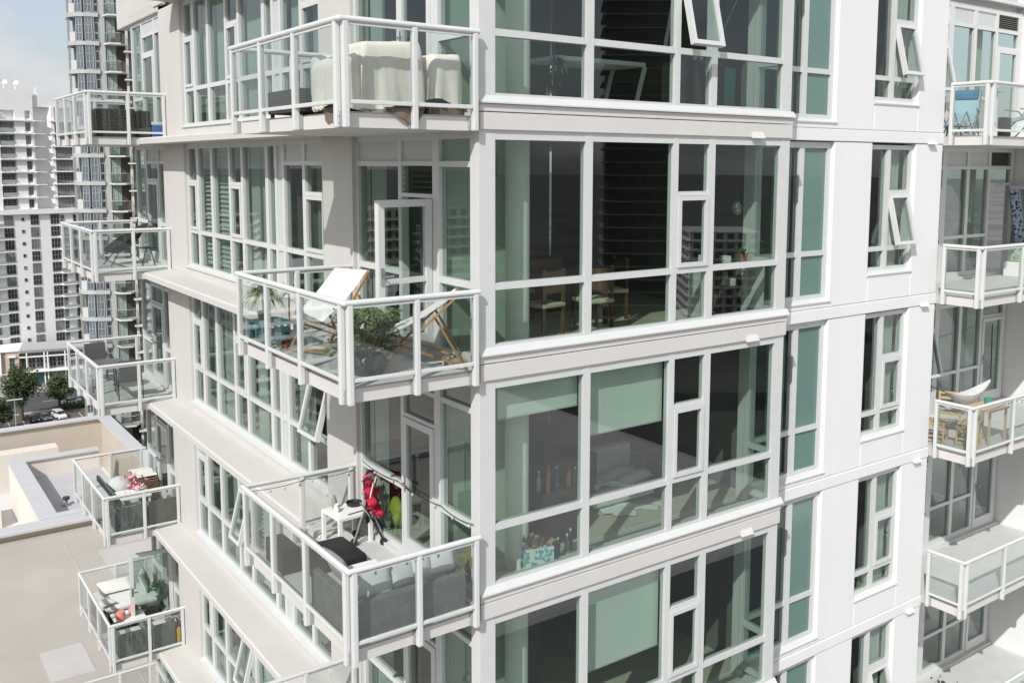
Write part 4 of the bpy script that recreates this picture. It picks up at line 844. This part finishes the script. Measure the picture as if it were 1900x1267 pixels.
for s_ in (-.16,.16): obj('frame_tube', MB().path([(s_*.8,-.22,.05),(s_*.9,.0,.5),(s_*.7,.05,.92)], .013, 6), blk, t); obj('frame_tube', MB().tube((s_*1.2,.2,.06),(s_*.5,-.02,.72),.012,n=6), steel, t); obj('frame_tube', MB().tube((s_*.2,-.22,.05),(s_*1.3,.1,.66),.011,n=6), steel, t); obj('handle', MB().path([(s_*.7,.05,.92),(s_*1.0,.0,1.0),(s_*1.3,-.08,.97)], .020, 6), blk, t); obj('frame_tube', MB().tube((-s_*.6,.18,.05),(s_*.9,.02,.6),.012,n=6), blk, t)
for s_ in (-.17,.17):
    for y in (-.22,.2): obj('wheel', MB().tube((s_-.015,y,.055),(s_+.015,y,.055),.055,n=12), blk, t)
for c, a, b in (((-.13,.03,.80),.11,.14),((.14,.0,.74),.12,.17),((.0,-.05,.60),.09,.22),((-.22,-.02,.66),.09,.12),((.03,.06,.9),.08,.1),((.24,-.03,.62),.08,.13),((-.1,-.1,.48),.07,.1)): obj('seat_cloth', MB().grid(lambda u, v, c=c, a=a, b=b: (c[0]+a*(2*u-1), c[1]-.10*sin(pi*u)-.03*sin(7*v+c[0]*9), c[2]+b*(2*v-1)*(1-.45*abs(2*u-1))), 8, 8), red, t, smooth=True, fix=False)
obj('seat_lining', MB().grid(lambda u, v: (-.12+.24*u, .03-.06*sin(pi*u), .3+.4*v), 6, 6), blk, t, smooth=True, fix=False)
obj('cloth_trim', MB().path([(-.26,-.04,.72),(-.16,-.09,.94),(-.03,-.08,.82),(.10,-.11,.92),(.26,-.05,.72),(.14,-.12,.58)], .008, 5), wht, t)
obj('yellow_tag', MB().box(.16,.21,-.1,-.06,.42,.46), mat('yellow_tag', (.8,.65,.05), .5), t)
obj('black_storage_box', MB().bev(-1.08,-.58,1.35,2.12,-5.95,-5.5,.045), mat('black_cover', (.022,.023,.026), .55, .2, 5, .4, 12), label='black covered box standing against the left rail of the third storey balcony', cat='storage box', smooth='auto')
t = thing('wicker_sofa', 'grey woven corner sofa with pale cushions behind the front rail, third storey balcony', 'sofa', (-.6,.4,-5.95), off=(-.6,.4,-5.95))
obj('frame', MB().bev(-1.33,.08,.1,.75,-5.93,-5.66,.03).bev(-1.33,-.80,.75,1.25,-5.93,-5.66,.03), wickg, t); obj('backrest', MB().bev(-1.38,.1,.04,.14,-5.93,-5.45,.02), wickg, t); obj('side_backrest', MB().bev(-1.40,-1.30,.15,1.25,-5.93,-5.45,.02), wickg, t); obj('armrest', MB().bev(.02,.12,.15,.75,-5.93,-5.42,.02), wickg, t)
obj('seat_cushion', MB().bev(-1.28,-.63,.18,.74,-5.655,-5.54,.04), cush, t, smooth='auto'); obj('seat_cushion', MB().bev(-.62,.01,.18,.74,-5.655,-5.54,.04), cush, t, smooth='auto'); obj('seat_cushion', MB().bev(-1.28,-.82,.76,1.22,-5.655,-5.54,.04), cush, t, smooth='auto')
for c, a, b, rz, tl, mm, l in (((-1.05,.27,-5.35),.24,.2,R(-8),R(68),cushp,'pale pointed scatter cushion by the balcony corner post'),((-.62,.30,-5.38),.2,.16,R(5),R(66),cushp,'white scatter cushion in the middle of the woven sofa'),((-.18,.27,-5.32),.26,.17,0,R(72),cush,'grey blue back cushion at the right end of the sofa'),((-1.2,.85,-5.35),.3,.2,R(90),R(68),cushp,'long white cushion along the left rail, third storey'),((-.42,.24,-5.28),.14,.16,R(10),R(72),cush,'small grey cushion between the two larger ones')):
    obj('scatter_cushion', pillow(c, a, b, .07, rz, tl), mm, label=l, cat='cushion', smooth=True, fix=False)
obj('drinks_tray', MB().bev(-.98,-.55,.85,1.2,-5.56,-5.52,.01), wht, label='white board on the sofa seat below the black box', cat='board')
obj('planter_box', MB().bev(-1.35,-1.1,2.3,2.95,-5.95,-5.62,.02), blk, label='black planter by the far left rail, third storey balcony', cat='planter')
lb = mat('bulb_glass', (.5,.5,.46), .2)
def string_lights(name, label, pts, sag, n):
    t = thing(name, label, 'string lights', pts[0], off=pts[0]); w_ = MB(); bl = []
    for i in range(len(pts)-1):
        a, b = Vector(pts[i]), Vector(pts[i+1]); P_ = [a.lerp(b, q/8)+Vector((0,0,-sag*4*(q/8)*(1-q/8))) for q in range(9)]; w_.path([tuple(p) for p in P_], .005, 4)
        for q in range(1, 8, max(1, 8//n)): bl.append(P_[q])
    obj('cable', w_, blk, t)
    for p in bl: obj('bulb', MB().ball((p.x,p.y,p.z-.035),(.016,.016,.024),5,7), blk if name == 'string_lights' and sag > .06 else lb, t, smooth=True); 
string_lights('string_lights', 'string of small bulbs under the handrail of the third storey corner balcony', [(.2,-.03,-5.05),(-.65,-.03,-5.05),(-1.45,-.03,-5.05),(-1.46,1.2,-5.05),(-1.46,2.3,-5.05),(-1.46,3.28,-5.05),(-.6,3.3,-5.05),(.15,3.3,-5.05)], .03, 3)
string_lights('string_lights', 'string of small bulbs along the glazing mullion beside the third storey door', [(.24,.1,-4.9),(.24,.9,-4.9),(.24,2.1,-4.9),(.24,3.2,-4.9)], .04, 2)
obj('lime_bag', MB().ball((.55,2.72,-5.60),(.10,.18,.22),8,12,.05), mat('lime_cloth', (.36,.44,.05), .8), label='lime green bag behind the lower pane beside the stroller', cat='bag', smooth=True)
obj('ochre_beanbag', MB().ball((.66,.66,-5.66),(.22,.28,.22),8,12,.03), mat('ochre_cloth', (.38,.28,.06), .9), label='ochre bean bag behind the lower pane at the bay corner', cat='bean bag', smooth=True)
# --- far balcony, top storey
obj('storage_chest', MB().bev(-1.25,-.42,13.05,13.55,.05,.66,.02), wick, label='long dark chest against the front rail of the far top balcony', cat='chest'); obj('storage_chest', MB().bev(-.38,-.10,13.05,13.5,.05,.64,.02), wick, label='short dark chest between the long chest and the cooler', cat='chest')
t = thing('cooler_box', 'blue cooler with white lid on the far top balcony', 'cooler', (.0,13.2,.05), off=(0,13.2,.05)); obj('body', MB().bev(-.08,.15,13.02,13.35,.05,.32,.02), mat('cooler_blue', (.02,.13,.52), .4), t); obj('lid', MB().bev(-.09,.16,13.01,13.36,.325,.40,.02), wht, t)
# --- far balcony, second storey
t = thing('shell_lounge_chair', 'black woven shell lounge chair on thin legs, far second storey balcony', 'chair', (-.35,14.9,-2.95), R(8))
def shell(u, v):
    a = 2*pi*v; r_ = u; x = .46*r_*cos(a); y = .36*r_*sin(a); return (x*1.15+.05, y, .30+.35*(x/.46+.35)*.9+.30*r_*r_-.05)
obj('shell', MB().grid(shell, 8, 24), weave('black_cord', (.03,.032,.032), 90), t, smooth=True, fix=False)
for x, y in ((-.42,-.25),(-.42,.25),(.35,-.25),(.35,.25)): obj('leg', MB().tube((x,y,0),(x*.35,y*.5,.36),.012,n=6), blk, t)
t = thing('side_stool', 'small black wire stool right of the shell chair', 'stool', (.02,14.2,-2.95)); obj('top', MB().lathe([(.001,.42),(.2,.42),(.2,.44),(.001,.44)], n=18), blk, t)
for a in (0,1.57,3.14,4.71): obj('leg', MB().tube((.2*cos(a+.6),.2*sin(a+.6),0),(.07*cos(a+.6),.07*sin(a+.6),.42),.01,n=5), blk, t)
# --- far balcony, third storey
def patio_chair(label, loc, rz):
    t = thing('patio_chair', label, 'chair', loc, rz, group='dark mesh patio chairs'); g_ = mat('charcoal_mesh', (.085,.088,.085), .8, .1)
    obj('seat', MB().bev(-.26,.26,-.24,.26,.40,.43,.01), g_, t); obj('backrest', MB().bev(-.25,.25,-.015,.015,0,.52,.01).xf(Matrix.Translation((0,-.25,.42)) @ Matrix.Rotation(.22,4,'X')), g_, t)
    for x in (-.26,.26):
        obj('leg', MB().tube((x,.24,0),(x,.22,.42),.013,n=6), blk, t); obj('leg', MB().tube((x,-.30,0),(x,-.24,.42),.013,n=6), blk, t); obj('armrest', MB().path([(x,.22,.42),(x,.2,.62),(x,-.3,.62)], .014, 6), blk, t)
patio_chair('dark mesh patio chair seen from behind in the middle of the far third storey balcony', (-.62,13.75,-5.95), R(-8)); patio_chair('dark mesh patio chair on the far side of the glass table', (-.85,15.8,-5.95), R(185)); 
t = thing('patio_table', 'dark round patio table between the two mesh chairs', 'table', (-.95,14.75,-5.95)); obj('table_top', MB().lathe([(.001,.68),(.42,.68),(.42,.7),(.001,.7)], n=24), mat('smoked_glass', (.10,.10,.10), .15), t, smooth='auto')
for a in (.5,2.1,3.6,5.2): obj('leg', MB().tube((.34*cos(a),.34*sin(a),0),(.3*cos(a),.3*sin(a),.68),.014,n=6), blk, t)
# --- far balcony, fourth storey
def wsofa(name, label, x0, x1, y0, y1, z, m, cm, back='y', h=.62):
    t = thing(name, label, 'sofa', ((x0+x1)/2,(y0+y1)/2,z), off=((x0+x1)/2,(y0+y1)/2,z)); obj('frame', MB().bev(x0,x1,y0+.08,y1,z+.02,z+.30,.02), m, t); obj('backrest', MB().bev(x0,x1,y0,y0+.078,z+.02,z+h,.015), m, t); obj('armrest', MB().bev(x0,x0+.07,y0+.08,y1,z+.302,z+.5,.01), m, t); obj('armrest', MB().bev(x1-.07,x1,y0+.08,y1,z+.302,z+.5,.01), m, t); obj('seat_cushion', MB().bev(x0+.08,x1-.08,y0+.1,y1-.02,z+.303,z+.42,.03), cm, t, smooth='auto'); return t
wsofa('wicker_armchair', 'dark woven two seater behind the front rail, left of the middle post, far fourth storey', -1.18,-.52,13.05,13.7,-8.95, wickg, cushw, h=.6); wsofa('wicker_armchair', 'greenish woven armchair right of the middle post, far fourth storey', -.46,.16,13.05,13.7,-8.95, weave('olive_wicker', (.16,.15,.11)), cush, h=.62)
t = thing('wicker_chest', 'brown woven chest at the far side of the far fourth storey balcony', 'trunk', (.0,15.4,-8.95), off=(0,15.4,-8.95)); obj('body', MB().bev(-.22,.24,14.9,15.9,-8.93,-8.42,.02), wickb, t); obj('lid', MB().bev(-.24,.24,14.95,15.85,-8.415,-8.38,.01), wickb, t)
obj('lounger_cushion', MB().grid(lambda u, v: (-.28+.5*u, 15.0+.85*v, -8.33+.03*sin(12*v)), 6, 20), cushw, label='ribbed white cushion on top of the brown chest', cat='cushion', smooth=True, fix=False)
obj('bean_seat', MB().ball((-.55,15.6,-8.68),(.34,.4,.28),8,14,.02), cush, label='round grey cushion seat left of the brown chest', cat='cushion', smooth=True)
m = MB(); r5 = random.Random(2)
for i in range(46):
    a = r5.uniform(0,2*pi); p = Vector((-.45,14.45,-8.28))+Vector((r5.gauss(0,.10),r5.gauss(0,.12),r5.gauss(0,.10))); u_ = Vector((r5.gauss(0,1),r5.gauss(0,1),r5.gauss(0,1))).normalized()*.07; w_ = u_.orthogonal().normalized()*.03; m.quad(p-u_,p-w_,p+u_,p+w_)
t = thing('pink_flowers', 'cluster of pink flowers in a white bowl on the balcony table, far fourth storey', 'flowers', (-.45,14.45,-8.95), off=(-.45,14.45,-8.95)); obj('petals', m, mat('pink_petal', (.75,.32,.40), .7, .4, 30), t, fix=False, kind='stuff'); obj('bowl', MB().lathe([(.01,0),(.09,.0),(.14,.1)], (-.45,14.45,-8.49), 16), wht, t, smooth='auto')
t = thing('low_table', 'low white topped table under the pink flowers', 'table', (-.5,14.4,-8.95), off=(-.5,14.4,-8.95)); obj('table_top', MB().bev(-.85,-.15,14.05,14.75,-8.53,-8.49,.01), wht, t)
for x in (-.8,-.2):
    for y in (14.1,14.7): obj('leg', MB().box(x-.02,x+.02,y-.02,y+.02,-8.95,-8.53), wht, t)
wsofa('long_bench', 'white cushioned bench along the left rail, far fourth storey', -1.33,-.9,14.2,16.2,-8.95, wickg, cushw, h=.5)
# --- far balcony, fifth storey
wsofa('wicker_armchair', 'dark green woven seat left of the middle post, far fifth storey', -1.25,-.56,13.05,13.75,-11.95, wickg, cushw, h=.6); wsofa('wicker_armchair', 'dark green woven seat right of the middle post, far fifth storey', -.50,.02,13.05,13.75,-11.95, wickg, cushw, h=.6)
t = thing('daybed', 'dark daybed with white cushions behind the open balcony door, far fifth storey', 'daybed', (-.6,15.4,-11.95), off=(-.6,15.4,-11.95)); obj('frame', MB().bev(-1.3,.12,14.9,16.2,-11.93,-11.62,.02), wick, t); obj('mattress', MB().bev(-1.27,.1,14.93,16.17,-11.615,-11.5,.05), cushw, t, smooth='auto')
obj('scatter_cushion', pillow((-.05,15.6,-11.25), .3,.27,.09,R(70),R(70)), mat('mint_cushion', (.60,.70,.63), .9), label='mint coloured cushion seen through the glass of the open door', cat='cushion', smooth=True, fix=False); obj('scatter_cushion', pillow((-.7,15.95,-11.36), .42,.24,.08,0,R(20)), cushw, label='big white cushion at the back of the daybed', cat='cushion', smooth=True, fix=False); obj('scatter_cushion', pillow((-1.1,15.2,-11.42), .2,.2,.06,R(20),0), cushw, label='square white cushion at the left corner of the daybed', cat='cushion', smooth=True, fix=False)
for i, (x, y, l) in enumerate(((-.62,14.35,'pink round candle pot at the right, under the open door'),(-.95,14.2,'pink round candle pot at the left beside the green plant'))): obj('pink_pot', MB().lathe([(.001,0),(.1,0),(.12,.08),(.1,.2),(.001,.2)], (x,y,-11.5), 16), mat('pink_ceramic', (.72,.25,.21), .6), label=l, cat='pot', smooth='auto')
t = thing('low_table', 'low white table carrying the two pink pots', 'table', (-.8,14.3,-11.95), off=(-.8,14.3,-11.95)); obj('table_top', MB().bev(-1.1,-.4,13.95,14.65,-11.54,-11.5,.01), wht, t); obj('base', MB().bev(-.95,-.55,14.1,14.5,-11.95,-11.54,.01), wick, t)
potted('leafy_pot_plant', 'low green plant beside the left pink pot', 'plant', (-1.1,13.98,-11.95), .14, .4, blk, spiky(MB(), (0,0,.4), 60, .2, .03, .3, 1.0, 12), leafd); potted('leafy_pot_plant', 'dark plant by the left rail next to the daybed corner', 'plant', (-1.25,14.75,-11.95), .13, .42, blk, spiky(MB(), (0,0,.4), 60, .24, .03, .2, 1.0, 13), leafd)
potted('leafy_pot_plant', 'plant in a pale green pot behind the open door glass', 'plant', (.1,15.0,-11.45), .13, .22, mat('mint_pot', (.55,.66,.58), .7), spiky(MB(), (0,0,.22), 60, .26, .035, .2, 1.0, 14), leafd); potted('white_flower_plant', 'white and mauve flowering plant at the right end by the pillar, far fifth storey', 'plant', (.13,13.6,-11.95), .11, .45, wht, spiky(MB(), (0,0,.5), 90, .26, .03, .2, 1.0, 15), mat('mauve_petal', (.55,.47,.50), .7, .4, 25))
obj('yellow_bag', MB().bev(.05,.15,13.05,13.2,-11.95,-11.55,.04), mat('yellow_plastic', (.70,.42,.04), .5), label='yellow bag by the pillar end of the front rail, far fifth storey', cat='bag', smooth='auto')
# --- right balconies
def recliner(label, loc, rz, m, hm):
    t = thing('reclining_chair', label, 'reclining chair', loc, rz); gm = mat('grey_tube', (.22,.22,.23), .4)
    pr = [(-.62,.98),(-.30,.52),(.15,.40),(.62,.28)]
    obj('sling', MB().grid(lambda u, v: (pr[min(2,int(u*3))][0]+(pr[min(2,int(u*3))+1][0]-pr[min(2,int(u*3))][0])*(u*3-min(2,int(u*3))), -.24+.48*v, pr[min(2,int(u*3))][1]+(pr[min(2,int(u*3))+1][1]-pr[min(2,int(u*3))][1])*(u*3-min(2,int(u*3)))), 12, 2), m, t, fix=False); obj('headrest', MB().bev(-.66,-.46,-.22,.22,.80,1.0,.04).xf(Matrix.Identity(4)), hm, t, smooth='auto')
    for y in (-.26,.26): obj('frame_tube', MB().path([(x,y,z) for x, z in pr], .014, 6), gm, t); obj('leg', MB().path([(-.5,y,.0),(.05,y,.55),(.35,y,.58)], .014, 6), gm, t); obj('leg', MB().path([(.45,y,.0),(-.1,y,.55),(-.35,y,.6)], .014, 6), gm, t)
bl_d = mat('blue_sling', (.06,.19,.29), .8); bl_l = mat('light_blue_sling', (.27,.41,.46), .8)
recliner('reclining chair with dark blue headrest on the upper right balcony, by the glazing', (12.6,1.15,.05), R(205), bl_l, bl_d); recliner('light blue reclining chair at the right edge of the upper right balcony', (13.6,.35,.05), R(150), bl_l, bl_l)
t = thing('folded_chairs', 'folded grey metal chairs against the rail of the upper right balcony', 'folding chair', (11.8,.9,.05))
for i in range(3): obj('frame_tube', MB().path([(-.3+.1*i,.3-.2*i,0),(.1+.1*i,.3-.2*i,.5),(.4+.1*i,.3-.2*i,.05)], .014, 6), mat('grey_tube', (.22,.22,.23)), t)
obj('seat', MB().bev(-.25,.35,-.2,.3,.20,.23,.01), mat('grey_mesh_cloth', (.25,.26,.27), .8), t)
obj('striped_towel', MB().bev(12.0,12.3,.0,.12,.05,.42,.03), blk, label='black and white bundle beside the balcony corner post, upper right', cat='towel', smooth='auto')
navy = bpy.data.materials.new('navy_patterned_cloth'); navy.use_nodes = True; t_ = navy.node_tree; b_ = t_.nodes['Principled BSDF']; vo = N(t_, 'ShaderNodeTexVoronoi'); vo.inputs['Scale'].default_value = 13; rp_ = N(t_, 'ShaderNodeValToRGB'); rp_.color_ramp.elements[0].position = .38; rp_.color_ramp.elements[0].color = (.03,.04,.09,1); rp_.color_ramp.elements[1].position = .5; rp_.color_ramp.elements[1].color = (.28,.32,.42,1)
ge_ = N(t_, 'ShaderNodeNewGeometry'); t_.links.new(ge_.outputs['Position'], vo.inputs['Vector']); t_.links.new(vo.outputs['Distance'], rp_.inputs[0]); t_.links.new(rp_.outputs[0], b_.inputs['Base Color']); b_.inputs['Roughness'].default_value = .9
obj('hanging_cloth', MB().grid(lambda u, v: (15.15+.42*u-.1*v*0+.15*(1-v), 1.45+.04*sin(u*20)-.2*(1-v), -2.75+1.75*v), 18, 8), navy, label='navy patterned cloth blowing out of the open door, second right balcony', cat='curtain', smooth=True, fix=False)
t = thing('white_bench', 'white bench with a green leaf patterned cushion at the edge of the second right balcony', 'bench', (15.6,1.0,-2.95), off=(15.6,1.0,-2.95)); obj('seat', MB().bev(15.15,15.9,.55,1.5,-2.95,-2.62,.02), wht, t)
gpm = mat('leaf_print_cloth', (.28,.40,.26), .9, .8, 16); obj('cushion', MB().bev(15.2,15.88,.95,1.45,-2.615,-2.2,.06), gpm, t, smooth='auto')
obj('oval_cushion', MB().ball((15.78,.85,-2.0),(.12,.3,.2),8,14), cushw, label='white oval cushion above the leaf patterned one', cat='cushion', smooth=True)
# hammock
hm = translucify(mat('white_hammock_cloth', (.80,.80,.80), .9, .05), .45); A_ = Vector((13.0,.5,-4.84)); B_ = Vector((11.75,.75,-4.98)); t = thing('hammock', 'white hammock slung across the third right balcony', 'hammock', tuple(A_), off=tuple(A_))
def hfn(u, v):
    p = A_.lerp(B_, u); w_ = .16*max(0,sin(pi*u))**.7; sag = .36*max(0,sin(pi*u)); f = (v-.5)*2; return (p.x, p.y+w_*f, p.z-sag+.20*f*f*sin(pi*u)+.015*sin(30*v))
obj('cloth', MB().grid(hfn, 24, 14), hm, t, smooth=True, fix=False); obj('rope', MB().tube(tuple(A_), (15.3,1.75,-4.1), .012, n=6), blk, t); obj('rope', MB().tube(tuple(B_), (11.2,1.7,-4.6), .012, n=6), blk, t)
yw = mat('yellow_pine', (.50,.37,.20), .6, .12, 12)
def slat_chair(label, loc, rz, s=1.0):
    t = thing('wooden_chair', label, 'chair', loc, rz, group='yellow wooden slat chairs')
    for x in (-.2,.2):
        obj('leg', MB().box(x-.018,x+.018,-.2,-.165,0,.85*s), yw, t); obj('leg', MB().box(x-.018,x+.018,.18,.215,0,.42), yw, t); obj('side_rail', MB().box(x-.015,x+.015,-.16,.175,.36,.40), yw, t); obj('stretcher', MB().box(x-.012,x+.012,-.16,.175,.16,.19), yw, t)
    for i in range(5): obj('seat_slat', MB().box(-.22,.22,-.19+.085*i,-.12+.085*i,.422,.44), yw, t)
    for z in (.55,.66,.77): obj('back_slat', MB().box(-.18,.18,-.195,-.175,z,z+.05), yw, t)
slat_chair('yellow wooden slat chair nearest the side rail, third right balcony', (11.45,.75,-5.95), R(200)); slat_chair('yellow wooden slat chair by the balcony corner post, third right balcony', (11.75,.2,-5.95), R(20)); slat_chair('yellow wooden slat chair behind the folding table', (12.3,.95,-5.95), R(120))
t = thing('wooden_table', 'small yellow wooden table with a teal pot, third right balcony', 'table', (12.35,.2,-5.95)); obj('table_top', MB().bev(-.35,.35,-.28,.28,.68,.71,.005), yw, t)
for x in (-.3,.3):
    for y in (-.23,.23): obj('leg', MB().box(x-.018,x+.018,y-.018,y+.018,0,.68), yw, t)
obj('teal_pot', MB().lathe([(.001,0),(.07,0),(.09,.14),(.08,.14)], (12.45,.22,-5.238), 14), mat('teal_pot_glaze', (.05,.30,.24), .4), label='teal plant pot on the small yellow table', cat='pot', smooth='auto')
obj('blue_crate', MB().bev(11.2,11.5,1.0,1.4,-5.95,-5.55,.02), mat('dusty_teal', (.14,.30,.34), .7), label='dusty teal crate at the wall end of the third right balcony', cat='crate')
string_lights('string_lights_right', 'dark festoon bulbs hanging along the rail of the third right balcony', [(11.06,.45,-5.06),(11.06,-.2,-5.06),(12.6,-.2,-5.02),(13.5,-.2,-5.05),(14.6,-.2,-5.05)], .10, 3)
m = MB(); r6 = random.Random(6)
for i in range(40):
    p = Vector((12.6+r6.gauss(0,.22), 1.0+r6.gauss(0,.12), -11.7+r6.gauss(0,.15))); u_ = Vector((r6.gauss(0,1),r6.gauss(0,1),r6.gauss(0,1))).normalized()*.05; w_ = u_.orthogonal()*.5; m.quad(p-u_,p-w_,p+u_,p+w_)
t = thing('sparse_plant', 'sparse dark twiggy plant on the lowest right balcony', 'plant', (12.6,1.0,-11.95), off=(12.6,1.0,-11.95)); obj('leaves', m, mat('dark_twig_leaf', (.04,.035,.03), .8), t, fix=False); obj('pot', MB().lathe([(.01,0),(.12,0),(.15,.2)], (12.6,1.0,-11.95), 14), wht, t)
